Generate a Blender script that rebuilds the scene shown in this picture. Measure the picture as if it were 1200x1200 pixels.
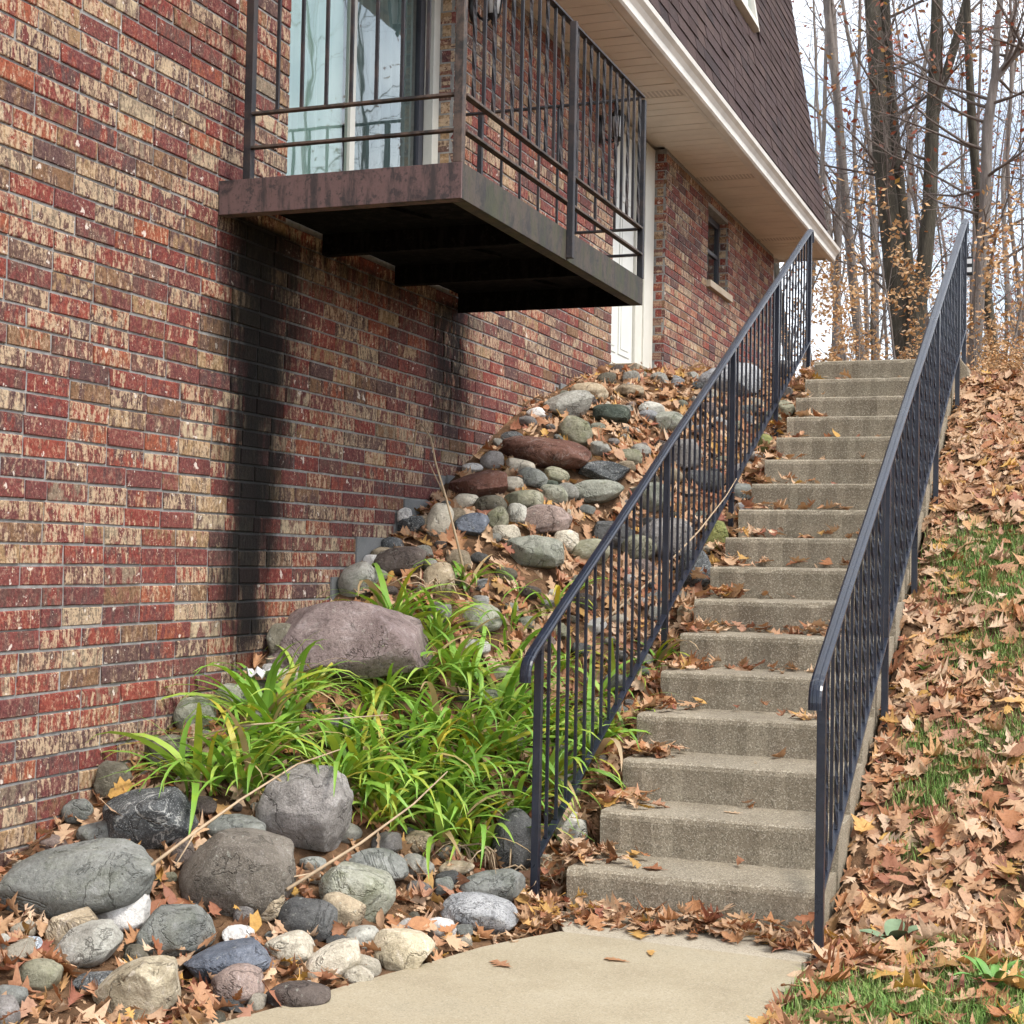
import bpy, bmesh, math, random
import numpy as np
from mathutils import Matrix, Vector

for o in list(bpy.data.objects):
    bpy.data.objects.remove(o, do_unlink=True)
scene = bpy.context.scene
COL = scene.collection
R = math.radians
random.seed(11)
RNG = np.random.default_rng(7)

# ------------------------------------------------------------------ camera
cam_data = bpy.data.cameras.new('camera')
cam = bpy.data.objects.new('camera', cam_data)
COL.objects.link(cam)
cam_data.sensor_width = 36.0
cam_data.lens = 54.0
cam_data.clip_start = 0.05
cam_data.clip_end = 2000.0
RIGHT = Vector((0.9351, 0.3539, 0.0192)).normalized()
FWD = Vector((-0.3546, 0.9345, 0.0324)).normalized()
UP = RIGHT.cross(FWD).normalized()
EYE = Vector((0.0, 0.0, 1.42))
mw = Matrix((RIGHT, UP, -FWD)).transposed().to_4x4()
mw.translation = EYE
cam.matrix_world = mw
scene.camera = cam

# ------------------------------------------------------------------ sky, sun, exposure
SUN_ELEV, SUN_AZ = R(54), R(108)          # azimuth measured clockwise from +Y (north)
world = bpy.data.worlds.new('World')
scene.world = world
world.use_nodes = True
wn = world.node_tree
wn.nodes.clear()
w_out = wn.nodes.new('ShaderNodeOutputWorld')
w_bg = wn.nodes.new('ShaderNodeBackground')
w_sky = wn.nodes.new('ShaderNodeTexSky')
w_sky.sky_type = 'NISHITA'
w_sky.sun_disc = False
w_sky.sun_elevation = SUN_ELEV
w_sky.sun_rotation = SUN_AZ
w_sky.air_density = 1.0
w_sky.dust_density = 2.0
w_tc = wn.nodes.new('ShaderNodeTexCoord')
w_no = wn.nodes.new('ShaderNodeTexNoise')
w_no.inputs['Scale'].default_value = 3.2
w_no.inputs['Detail'].default_value = 7.0
w_no.inputs['Roughness'].default_value = 0.55
w_ramp = wn.nodes.new('ShaderNodeValToRGB')
w_ramp.color_ramp.elements[0].position = 0.40
w_ramp.color_ramp.elements[0].color = (0.22, 0.22, 0.22, 1)
w_ramp.color_ramp.elements[1].position = 0.60
w_mix = wn.nodes.new('ShaderNodeMix')
w_mix.data_type = 'RGBA'
w_mix.inputs['B'].default_value = (9.6, 9.9, 10.3, 1)     # thin bright cloud deck
wn.links.new(w_tc.outputs['Generated'], w_no.inputs['Vector'])
wn.links.new(w_no.outputs['Fac'], w_ramp.inputs['Fac'])
wn.links.new(w_ramp.outputs['Color'], w_mix.inputs['Factor'])
wn.links.new(w_sky.outputs['Color'], w_mix.inputs['A'])
wn.links.new(w_mix.outputs['Result'], w_bg.inputs['Color'])
w_bg.inputs['Strength'].default_value = 0.128
wn.links.new(w_bg.outputs['Background'], w_out.inputs['Surface'])

sun_data = bpy.data.lights.new('sun', 'SUN')
sun_data.energy = 2.0
sun_data.angle = R(14)
sun_data.color = (1.0, 0.955, 0.885)
sun = bpy.data.objects.new('sun', sun_data)
COL.objects.link(sun)
sd = Vector((math.sin(SUN_AZ)*math.cos(SUN_ELEV), math.cos(SUN_AZ)*math.cos(SUN_ELEV), math.sin(SUN_ELEV)))
sun.rotation_euler = sd.to_track_quat('Z', 'Y').to_euler()
sun.location = (20, -10, 25)

scene.view_settings.view_transform = 'Standard'
scene.view_settings.look = 'None'
scene.view_settings.exposure = 1.02
scene.view_settings.gamma = 1.0
scene.view_settings.use_curve_mapping = False
scene.render.engine = 'CYCLES'
scene.cycles.use_denoising = True
scene.cycles.max_bounces = 4
scene.cycles.diffuse_bounces = 2
scene.cycles.glossy_bounces = 2
scene.cycles.transmission_bounces = 2
scene.cycles.transparent_max_bounces = 6
scene.cycles.use_adaptive_sampling = True
scene.cycles.adaptive_threshold = 0.03

# ------------------------------------------------------------------ helpers
def tag(o, label=None, cat=None, group=None, kind=None):
    if label: o['label'] = label
    if cat: o['category'] = cat
    if group: o['group'] = group
    if kind: o['kind'] = kind
    return o

def empty(name, loc=(0, 0, 0), rz=0.0, label=None, cat=None, group=None):
    o = bpy.data.objects.new(name, None)
    COL.objects.link(o)
    o.location = loc
    o.rotation_euler = (0, 0, rz)
    o.empty_display_size = .1
    return tag(o, label, cat, group)

def link(name, me, parent=None, loc=None, rot=None, scale=None):
    o = bpy.data.objects.new(name, me)
    COL.objects.link(o)
    if parent is not None:
        o.parent = parent
        # parents carry only location / z rotation; children given in world coordinates use the inverse
        o.matrix_parent_inverse = PINV.get(parent.name, Matrix.Identity(4))
    if loc is not None: o.location = loc
    if rot is not None: o.rotation_euler = rot
    if scale is not None: o.scale = scale
    return o
PINV = {}

def anchored(name, loc, label, cat, group=None):
    """an Empty at the base of a thing whose parts are given in world coordinates"""
    e = empty(name, loc, 0, label, cat, group)
    PINV[e.name] = Matrix.Translation(Vector(loc)).inverted()
    return e

def np_mesh(name, V, F, mat=None, smooth=False, seeds=None, mats=None):
    """V (n,3); F (m,k) array or list of index tuples; seeds per face -> face attribute 'seed'"""
    me = bpy.data.meshes.new(name)
    V = np.asarray(V, dtype=np.float32)
    if isinstance(F, np.ndarray):
        m, k = F.shape
        me.vertices.add(len(V)); me.vertices.foreach_set('co', V.ravel())
        me.loops.add(m*k); me.loops.foreach_set('vertex_index', F.astype(np.int32).ravel())
        me.polygons.add(m)
        me.polygons.foreach_set('loop_start', np.arange(0, m*k, k, dtype=np.int32))
        me.update(calc_edges=True)
        me.validate()
    else:
        me.from_pydata(V.tolist(), [], F)
        me.update()
    if smooth and len(me.polygons):
        me.polygons.foreach_set('use_smooth', np.ones(len(me.polygons), dtype=bool))
    if seeds is not None:
        a = me.attributes.new('seed', 'FLOAT', 'FACE')
        a.data.foreach_set('value', np.asarray(seeds, dtype=np.float32))
    if mat is not None: me.materials.append(mat)
    return me

BOXF = [(0, 3, 2, 1), (4, 5, 6, 7), (0, 1, 5, 4), (1, 2, 6, 5), (2, 3, 7, 6), (3, 0, 4, 7)]
def boxv(x0, x1, y0, y1, z0, z1):
    return [(x0, y0, z0), (x1, y0, z0), (x1, y1, z0), (x0, y1, z0), (x0, y0, z1), (x1, y0, z1), (x1, y1, z1), (x0, y1, z1)]

class MB:
    """collects geometry for one mesh"""
    def __init__(s): s.v, s.f, s.sd = [], [], []
    def add(s, v, f, seed=0.0):
        n = len(s.v); s.v.extend([tuple(p) for p in v]); s.f.extend([tuple(i+n for i in q) for q in f]); s.sd.extend([seed]*len(f))
    def box(s, x0, x1, y0, y1, z0, z1, seed=0.0): s.add(boxv(x0, x1, y0, y1, z0, z1), BOXF, seed)
    def bar(s, a, b, w, h=None, up=(0, 0, 1), twist=0.0, n=1, seed=0.0):
        """rectangular bar from a to b, w wide and h deep, optionally twisted"""
        a, b = Vector(a), Vector(b); h = w if h is None else h
        d = (b-a).normalized(); u = Vector(up)
        if abs(d.dot(u)) > .95: u = Vector((0, 1, 0))
        sx = d.cross(u).normalized(); sy = sx.cross(d).normalized()
        V, F = [], []
        for i in range(n+1):
            t = i/n; c = a.lerp(b, t); an = twist*t
            ux = sx*math.cos(an)+sy*math.sin(an); uy = sy*math.cos(an)-sx*math.sin(an)
            for p, q in ((-1, -1), (1, -1), (1, 1), (-1, 1)): V.append(c+ux*(p*w/2)+uy*(q*h/2))
        for i in range(n):
            for k in range(4): F.append((i*4+k, i*4+(k+1) % 4, i*4+4+(k+1) % 4, i*4+4+k))
        F += [(3, 2, 1, 0), tuple(n*4+k for k in range(4))]
        s.add(V, F, seed)
    def tube(s, P, r, k=6, seed=0.0, cap=True):
        P = [Vector(p) for p in P]; n = len(P)
        rr = r if hasattr(r, '__len__') else [r]*n
        V, F = [], []
        ref = Vector((.31, .17, .93))
        for i in range(n):
            d = (P[min(i+1, n-1)]-P[max(i-1, 0)]).normalized()
            if abs(d.dot(ref)) > .97: ref = Vector((1, .1, 0))
            ux = d.cross(ref).normalized(); uy = d.cross(ux)
            for j in range(k):
                a = 2*math.pi*j/k
                V.append(P[i]+(ux*math.cos(a)+uy*math.sin(a))*rr[i])
        for i in range(n-1):
            for j in range(k): F.append((i*k+j, i*k+(j+1) % k, i*k+k+(j+1) % k, i*k+k+j))
        if cap:
            F.append(tuple(range(k))[::-1]); F.append(tuple((n-1)*k+j for j in range(k)))
        s.add(V, F, seed)
    def lathe(s, c, prof, k=12, seed=0.0):
        V, F = [], []
        for (r, z) in prof:
            for j in range(k):
                a = 2*math.pi*j/k; V.append((c[0]+r*math.cos(a), c[1]+r*math.sin(a), c[2]+z))
        for i in range(len(prof)-1):
            for j in range(k): F.append((i*k+j, i*k+(j+1) % k, i*k+k+(j+1) % k, i*k+k+j))
        F.append(tuple(range(k))[::-1]); F.append(tuple((len(prof)-1)*k+j for j in range(k)))
        s.add(V, F, seed)
    def sweep(s, P, prof, side, seed=0.0):
        """profile (u sideways, v in the plane's normal) along path P lying in a plane with sideways vector side"""
        P = [Vector(p) for p in P]; side = Vector(side); n = len(P); k = len(prof); V, F = [], []
        for i in range(n):
            d = (P[min(i+1, n-1)]-P[max(i-1, 0)]).normalized(); nn = side.cross(d).normalized()
            for u, v in prof: V.append(P[i]+side*u+nn*v)
        for i in range(n-1):
            for j in range(k): F.append((i*k+j, i*k+(j+1) % k, i*k+k+(j+1) % k, i*k+k+j))
        F.append(tuple(range(k))[::-1]); F.append(tuple((n-1)*k+j for j in range(k)))
        s.add(V, F, seed)
    def mesh(s, name, mat=None, smooth=False, bevel=0.0, seeds=False):
        me = np_mesh(name, s.v, s.f, mat, smooth, s.sd if seeds else None)
        bm = bmesh.new(); bm.from_mesh(me)
        bmesh.ops.recalc_face_normals(bm, faces=bm.faces)
        if bevel > 0:
            es = [e for e in bm.edges if len(e.link_faces) == 2 and e.calc_face_angle(0) > .5]
            bmesh.ops.bevel(bm, geom=es, offset=bevel, segments=2, affect='EDGES', profile=.6, clamp_overlap=True)
        bm.to_mesh(me); bm.free()
        return me
    def build(s, name, mat, parent=None, smooth=False, bevel=0.0, seeds=False):
        return link(name, s.mesh(name, mat, smooth, bevel, seeds), parent)

# ------------------------------------------------------------------ node material helper
class T:
    def __init__(s, name):
        s.m = bpy.data.materials.new(name); s.m.use_nodes = True
        s.nt = s.m.node_tree; s.N = s.nt.nodes; s.L = s.nt.links
        s.b = s.N['Principled BSDF']; s._pos = None
    def put(s, sock, v):
        if isinstance(v, bpy.types.NodeSocket): s.L.new(v, sock)
        elif isinstance(v, (tuple, list)) and len(v) == 3 and sock.type == 'RGBA': sock.default_value = (*v, 1)
        else: sock.default_value = v
    def set(s, **kw):
        names = dict(col='Base Color', rough='Roughness', metal='Metallic', normal='Normal', spec='Specular IOR Level', trans='Transmission Weight', ior='IOR', alpha='Alpha', coat='Coat Weight', emit='Emission Color', emits='Emission Strength', sss='Subsurface Weight')
        for k, v in kw.items(): s.put(s.b.inputs[names[k]], v)
        return s.m
    def pos(s):
        if s._pos is None: s._pos = s.N.new('ShaderNodeNewGeometry').outputs['Position']
        return s._pos
    def obj(s): return s.N.new('ShaderNodeTexCoord').outputs['Object']
    def sep(s, v):
        n = s.N.new('ShaderNodeSeparateXYZ'); s.put(n.inputs[0], v); return n.outputs
    def comb(s, x, y, z):
        n = s.N.new('ShaderNodeCombineXYZ')
        for i, q in enumerate((x, y, z)): s.put(n.inputs[i], q)
        return n.outputs[0]
    def vm(s, op, a, b):
        n = s.N.new('ShaderNodeVectorMath'); n.operation = op; s.put(n.inputs[0], a); s.put(n.inputs[1], b); return n.outputs[0]
    def ma(s, op, a, b=None, c=None, clamp=False):
        n = s.N.new('ShaderNodeMath'); n.operation = op; n.use_clamp = clamp
        for i, q in enumerate((a, b, c)):
            if q is not None: s.put(n.inputs[i], q)
        return n.outputs[0]
    def noise(s, v, scale, detail=3.0, rough=.5, dist=0.0):
        n = s.N.new('ShaderNodeTexNoise'); s.put(n.inputs['Vector'], v)
        n.inputs['Scale'].default_value = scale; n.inputs['Detail'].default_value = detail
        n.inputs['Roughness'].default_value = rough; n.inputs['Distortion'].default_value = dist
        return n.outputs['Fac']
    def vor(s, v, scale, out='Distance', feat='F1'):
        n = s.N.new('ShaderNodeTexVoronoi'); n.feature = feat; s.put(n.inputs['Vector'], v); n.inputs['Scale'].default_value = scale
        return n.outputs[out]
    def ramp(s, f, stops, mode='LINEAR'):
        n = s.N.new('ShaderNodeValToRGB'); cr = n.color_ramp; cr.interpolation = mode
        while len(cr.elements) < len(stops): cr.elements.new(.5)
        for e, (p, c) in zip(cr.elements, stops):
            e.position = p; e.color = (*c, 1) if not isinstance(c, (int, float)) else (c, c, c, 1)
        s.put(n.inputs['Fac'], f); return n.outputs['Color']
    def mix(s, f, a, b, mode='MIX'):
        n = s.N.new('ShaderNodeMix'); n.data_type = 'RGBA'; n.blend_type = mode
        s.put(n.inputs['Factor'], f); s.put(n.inputs['A'], a); s.put(n.inputs['B'], b); return n.outputs['Result']
    def step(s, f, lo, hi):
        n = s.N.new('ShaderNodeMapRange'); n.interpolation_type = 'SMOOTHSTEP'; s.put(n.inputs['Value'], f)
        n.inputs['From Min'].default_value = lo; n.inputs['From Max'].default_value = hi; return n.outputs[0]
    def bump(s, h, strength=.3, dist=.01):
        n = s.N.new('ShaderNodeBump'); s.put(n.inputs['Height'], h); n.inputs['Strength'].default_value = strength; n.inputs['Distance'].default_value = dist
        return n.outputs['Normal']
    def attr(s, name):
        n = s.N.new('ShaderNodeAttribute'); n.attribute_name = name; return n.outputs['Fac']
    def rand(s): return s.N.new('ShaderNodeObjectInfo').outputs['Random']
    def hsv(s, c, h=.5, sa=1.0, v=1.0):
        n = s.N.new('ShaderNodeHueSaturation'); s.put(n.inputs['Color'], c); s.put(n.inputs['Hue'], h); s.put(n.inputs['Saturation'], sa); s.put(n.inputs['Value'], v); return n.outputs[0]

# ------------------------------------------------------------------ materials
WALLX = -3.70
def wall_stain(t, p, sd=None):
    """black algae run-off stains on the wall below the balcony and general grime"""
    x, y, z = t.sep(p)[:]
    wob = t.ma('MULTIPLY', t.ma('SUBTRACT', t.noise(t.comb(0, t.ma('MULTIPLY', y, 2.0), t.ma('MULTIPLY', z, .7)), 2.0, 4, .6), .5), .34)
    fine = t.noise(t.comb(0, t.ma('MULTIPLY', y, 9.0), t.ma('MULTIPLY', z, 3.0)), 2.0, 5, .65)
    drip = t.noise(t.comb(0, t.ma('MULTIPLY', y, 34.0), t.ma('MULTIPLY', z, 1.6)), 1.0, 4, .6)
    jit = t.ma('MULTIPLY', t.ma('SUBTRACT', drip, .5), .9)
    if sd is not None: jit = t.ma('ADD', jit, t.ma('MULTIPLY', t.ma('SUBTRACT', t.ma('FRACT', t.ma('MULTIPLY', sd, 29.7)), .5), .38))
    def run(yc, slope, hw, ztop, zbot, soft):
        yy = t.ma('ADD', t.ma('SUBTRACT', y, yc), t.ma('MULTIPLY', t.ma('SUBTRACT', z, 2.0), -slope))
        d = t.ma('ABSOLUTE', t.ma('ADD', yy, wob))
        w = t.ma('ADD', hw, t.ma('MULTIPLY', t.ma('SUBTRACT', z, 1.6), .09))
        a = t.ma('SUBTRACT', 1.0, t.step(t.ma('ADD', t.ma('DIVIDE', d, t.ma('MAXIMUM', w, .05)), t.ma('ADD', jit, t.ma('MULTIPLY', t.ma('SUBTRACT', fine, .5), .7))), .32, 1.45))
        zc = t.step(z, zbot-soft, zbot+soft)
        zt = t.ma('SUBTRACT', 1.0, t.step(z, ztop-.02, ztop+.02))
        return t.ma('MULTIPLY', t.ma('MULTIPLY', a, zc), zt)
    s1 = t.ma('MULTIPLY', run(6.31, .06, .30, 3.0, .88, .22), t.step(fine, .16, .34))
    s2 = t.ma('MULTIPLY', run(8.66, .0, .24, 3.0, 2.15, .4), t.ma('MULTIPLY', t.step(fine, .28, .55), .95))
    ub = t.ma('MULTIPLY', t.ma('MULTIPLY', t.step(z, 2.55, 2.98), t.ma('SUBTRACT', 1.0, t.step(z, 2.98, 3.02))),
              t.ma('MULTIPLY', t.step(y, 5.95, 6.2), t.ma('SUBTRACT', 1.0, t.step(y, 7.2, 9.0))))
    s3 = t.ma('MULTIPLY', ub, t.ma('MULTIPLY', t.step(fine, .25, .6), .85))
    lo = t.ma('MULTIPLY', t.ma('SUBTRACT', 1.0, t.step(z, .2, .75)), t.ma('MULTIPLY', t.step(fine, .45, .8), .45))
    return t.ma('MAXIMUM', t.ma('MAXIMUM', s1, s2), t.ma('MAXIMUM', s3, lo), clamp=True)

def mat_brick(name, use_attr):
    t = T(name); p = t.pos()
    sd = t.attr('seed') if use_attr else t.rand()
    off = t.ma('MULTIPLY', sd, 137.0)
    x, y, z = t.sep(p)[:]
    pv = t.comb(t.ma('ADD', x, off), y, z)
    PAL = [(.0, (.20, .042, .034)), (.12, (.14, .044, .042)), (.23, (.095, .050, .048)), (.34, (.235, .054, .038)), (.44, (.16, .044, .040)), (.53, (.27, .075, .040)), (.58, (.12, .058, .050)), (.67, (.19, .105, .058)), (.73, (.13, .075, .060)), (.81, (.175, .052, .045)), (.91, (.30, .19, .10)), (.95, (.22, .17, .12)), (.982, (.46, .36, .24))]
    c1 = t.ramp(sd, PAL, 'CONSTANT')
    c2 = t.ramp(t.ma('FRACT', t.ma('MULTIPLY', sd, 17.31)), PAL, 'CONSTANT')
    n1 = t.noise(t.comb(off, t.ma('MULTIPLY', y, 24.0), t.ma('MULTIPLY', z, 10.0)), 1.0, 3, .6)
    base = t.mix(t.ma('MULTIPLY', t.step(n1, .44, .60), .9), c1, c2)
    # vertical cream and ochre scumble dragged over the faces
    st = t.noise(t.comb(t.ma('ADD', x, off), t.ma('MULTIPLY', y, 58.0), t.ma('MULTIPLY', z, 15.0)), 1.0, 4, .66, .5)
    thr = t.ma('ADD', st, t.ma('MULTIPLY', t.ma('SUBTRACT', t.ma('FRACT', t.ma('ADD', t.ma('MULTIPLY', sd, 5.7), t.ma('MULTIPLY', n1, .9))), .5), .34))
    gr = t.noise(pv, 75.0, 4, .72)
    cream = t.mix(gr, (.62, .50, .355), (.37, .24, .13))
    base = t.mix(t.ma('MULTIPLY', t.step(t.ma('ADD', thr, t.ma('MULTIPLY', t.ma('SUBTRACT', gr, .5), .5)), .535, .71), .85), base, cream)
    # dusty bloom and mottling
    base = t.mix(t.ma('MULTIPLY', t.step(gr, .50, .74), .14), base, (.55, .42, .30))
    base = t.mix(t.ma('MULTIPLY', t.step(gr, .54, .34), .7), base, t.hsv(base, .5, 1.0, .40))
    # brown kiln burns and scuffed, paler arrises of colour
    kb = t.noise(t.vm('ADD', pv, (3.1, 0, 7.7)), 38.0, 4, .7, .4)
    base = t.mix(t.ma('MULTIPLY', t.step(kb, .53, .66), .62), base, (.075, .045, .034))
    base = t.mix(t.ma('MULTIPLY', t.step(kb, .45, .33), .45), base, (.40, .27, .19))
    # lime splashes and specks
    bl = t.noise(pv, 19.0, 3, .62)
    base = t.mix(t.ma('MULTIPLY', t.step(bl, .655, .705), .8), base, (.66, .585, .51))
    spk = t.vor(pv, 88.0)
    base = t.mix(t.ma('MULTIPLY', t.ma('SUBTRACT', 1.0, t.step(spk, .10, .24)), t.step(n1, .50, .68)), base, (.62, .53, .44))
    base = t.mix(t.ma('MULTIPLY', wall_stain(t, p, sd), .975), base, (.0028, .003, .0028))
    hgt = t.ma('ADD', gr, t.ma('MULTIPLY', st, .6))
    base = t.hsv(base, .5, 1.0, 1.0)
    return t.set(col=base, rough=.88, spec=.2, normal=t.bump(hgt, .6, .005))

def mat_mortar():
    t = T('mortar'); p = t.pos()
    c = t.ramp(t.noise(p, 30, 5, .65), [(.25, (.15, .148, .14)), (.55, (.25, .245, .235)), (.8, (.34, .33, .31))])
    c = t.mix(t.ma('MULTIPLY', wall_stain(t, p), .97), c, (.005, .005, .005))
    return t.set(col=c, rough=.95, normal=t.bump(t.noise(p, 220, 3), .5, .004))

def mat_concrete(name, cols, agg=1.0, dirt=.5):
    t = T(name); p = t.pos()
    c = t.ramp(t.noise(p, 3.2, 6, .62), [(.25, cols[0]), (.5, cols[1]), (.78, cols[2])])
    g = t.N.new('ShaderNodeTexVoronoi'); g.inputs['Scale'].default_value = 210.0; t.put(g.inputs['Vector'], p)
    sp = t.sep(g.outputs['Color'])[0]
    c = t.mix(t.ma('MULTIPLY', t.step(sp, .80, .88), .75*agg), c, (.50, .45, .36))
    c = t.mix(t.ma('MULTIPLY', t.ma('SUBTRACT', 1.0, t.step(sp, .14, .22)), .65*agg), c, (.09, .078, .06))
    c = t.mix(t.ma('MULTIPLY', t.step(t.noise(p, 60, 4, .7), .55, .7), .35*agg), c, (.12, .10, .075))
    d = t.noise(p, 1.6, 7, .7)
    c = t.mix(t.ma('MULTIPLY', t.step(d, .52, .72), dirt), c, t.hsv(c, .51, 1.1, .5))
    h = t.ma('ADD', t.ma('MULTIPLY', g.outputs['Distance'], .9*agg), t.noise(p, 45, 5, .65))
    return t.set(col=c, rough=.9, spec=.2, normal=t.bump(h, .34*max(agg, .35), .004))

def mat_rock(name, a, b, spk=None, spk_amt=.0, moss=0.0, vein=0.0, sat=1.0):
    t = T(name); o = t.obj(); r = t.rand()
    v = t.vm('ADD', o, t.comb(t.ma('MULTIPLY', r, 91.0), t.ma('MULTIPLY', r, 37.0), 0))
    n1 = t.noise(v, 5.5, 6, .68, .5)
    c = t.ramp(n1, [(.30, a), (.70, b)])
    c = t.hsv(c, .5, sat, t.ma('ADD', .95, t.ma('MULTIPLY', r, .45)))
    fine = t.noise(v, 70.0, 5, .78)
    c = t.mix(t.ma('MULTIPLY', t.step(fine, .52, .68), .62), c, t.hsv(c, .5, .9, .40))
    c = t.mix(t.ma('MULTIPLY', t.step(fine, .48, .30), .5), c, t.hsv(c, .5, .75, 1.6))
    # broad weather stains and pale crusts
    st = t.noise(v, 13.0, 5, .7, .8)
    c = t.mix(t.ma('MULTIPLY', t.step(st, .54, .68), .5), c, t.hsv(c, .49, .6, 1.6))
    c = t.mix(t.ma('MULTIPLY', t.step(st, .46, .32), .6), c, t.hsv(c, .5, 1.1, .42))
    # cracks
    ck = t.ma('ABSOLUTE', t.ma('SUBTRACT', t.noise(v, 4.2, 5, .62, .6), .47))
    c = t.mix(t.ma('MULTIPLY', t.ma('SUBTRACT', 1.0, t.step(ck, .002, .012)), .6), c, t.hsv(c, .5, 1.0, .35))
    if spk:
        q = t.noise(v, 150.0, 2, .6)
        c = t.mix(t.ma('MULTIPLY', t.step(q, .56, .66), spk_amt), c, spk)
    if vein > 0:
        vn = t.ma('ABSOLUTE', t.ma('SUBTRACT', t.noise(v, 5.0, 4, .6, 1.0), .5))
        c = t.mix(t.ma('MULTIPLY', t.ma('MULTIPLY', t.ma('SUBTRACT', 1.0, t.step(vn, .004, .02)), t.step(n1, .45, .6)), vein), c, (.5, .5, .47))
    if moss > 0:
        c = t.mix(t.ma('MULTIPLY', t.step(t.noise(v, 9.0, 5, .72), .46, .64), moss), c, (.13, .15, .05))
    c = t.mix(t.ma('MULTIPLY', t.step(t.noise(v, 38.0, 3, .6), .64, .72), .45), c, (.42, .42, .36))
    h = t.ma('ADD', t.ma('MULTIPLY', t.noise(v, 17.0, 6, .72), 1.0), t.ma('MULTIPLY', fine, .35))
    return t.set(col=c, rough=.85, spec=.25, normal=t.bump(t.ma('ADD', h, t.ma('MULTIPLY', t.step(ck, .0, .02), .35)), .75, .03))

def mat_leaf(name, stops, rough=.62):
    t = T(name); sd = t.attr('seed'); p = t.pos()
    c = t.ramp(sd, stops, 'LINEAR')
    c = t.mix(t.ma('MULTIPLY', t.step(t.noise(p, 70, 3, .6), .45, .7), .45), c, t.hsv(c, .49, 1.05, .55))
    m = t.set(col=c, rough=rough, spec=.3, normal=t.bump(t.noise(p, 110, 3), .4, .006))
    tr = t.N.new('ShaderNodeBsdfTranslucent'); t.put(tr.inputs['Color'], t.hsv(c, .5, 1.15, .9))
    mx = t.N.new('ShaderNodeMixShader'); mx.inputs[0].default_value = .18
    t.L.new(t.b.outputs[0], mx.inputs[1]); t.L.new(tr.outputs[0], mx.inputs[2])
    t.L.new(mx.outputs[0], t.N['Material Output'].inputs['Surface'])
    return m

LEAF_STOPS = [(0, (.62, .45, .31)), (.13, (.50, .33, .20)), (.25, (.45, .265, .145)), (.35, (.40, .185, .08)), (.44, (.30, .12, .06)), (.53, (.54, .345, .195)), (.62, (.26, .11, .055)), (.71, (.60, .42, .265)), (.80, (.27, .095, .06)), (.87, (.47, .26, .14)), (.94, (.56, .33, .09)), (1.0, (.14, .075, .045))]

def mat_metal_paint(name, col, rust, rust_amt, rough=.38, green=0.0, spec=.5):
    t = T(name); p = t.pos()
    n = t.noise(p, 5.0, 7, .72, .3)
    fine = t.noise(p, 55.0, 4, .7)
    c = t.mix(t.ma('MULTIPLY', t.step(n, .60-.28*rust_amt, .72-.24*rust_amt), min(1, rust_amt*1.3)), col, rust)
    c = t.mix(t.ma('MULTIPLY', t.step(fine, .56, .70), .6*rust_amt), c, (.018, .016, .017))
    c = t.mix(t.ma('MULTIPLY', t.step(t.noise(p, 26.0, 5, .75), .54, .62), .75*rust_amt), c, (.03, .026, .028))
    x, y, z = t.sep(p)[:]
    vs = t.noise(t.comb(t.ma('MULTIPLY', x, 16.0), t.ma('MULTIPLY', y, 16.0), t.ma('MULTIPLY', z, 3.0)), 1.0, 5, .7)
    c = t.mix(t.ma('MULTIPLY', t.step(vs, .46, .64), .85*rust_amt), c, (.026, .023, .024))
    if green > 0:
        x, y, z = t.sep(p)[:]
        gs = t.noise(t.comb(t.ma('MULTIPLY', x, 5.0), t.ma('MULTIPLY', y, 5.0), t.ma('MULTIPLY', z, 1.6)), 2.0, 5, .7)
        c = t.mix(t.ma('MULTIPLY', t.step(gs, .44, .66), green), c, (.042, .046, .02))
        c = t.mix(t.ma('MULTIPLY', t.step(t.noise(p, 14, 5, .7), .55, .7), .7), c, (.018, .017, .016))
    return t.set(col=c, rough=t.ma('ADD', rough, t.ma('MULTIPLY', n, .3)), spec=spec, normal=t.bump(t.ma('ADD', fine, n), .3, .003))

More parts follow.
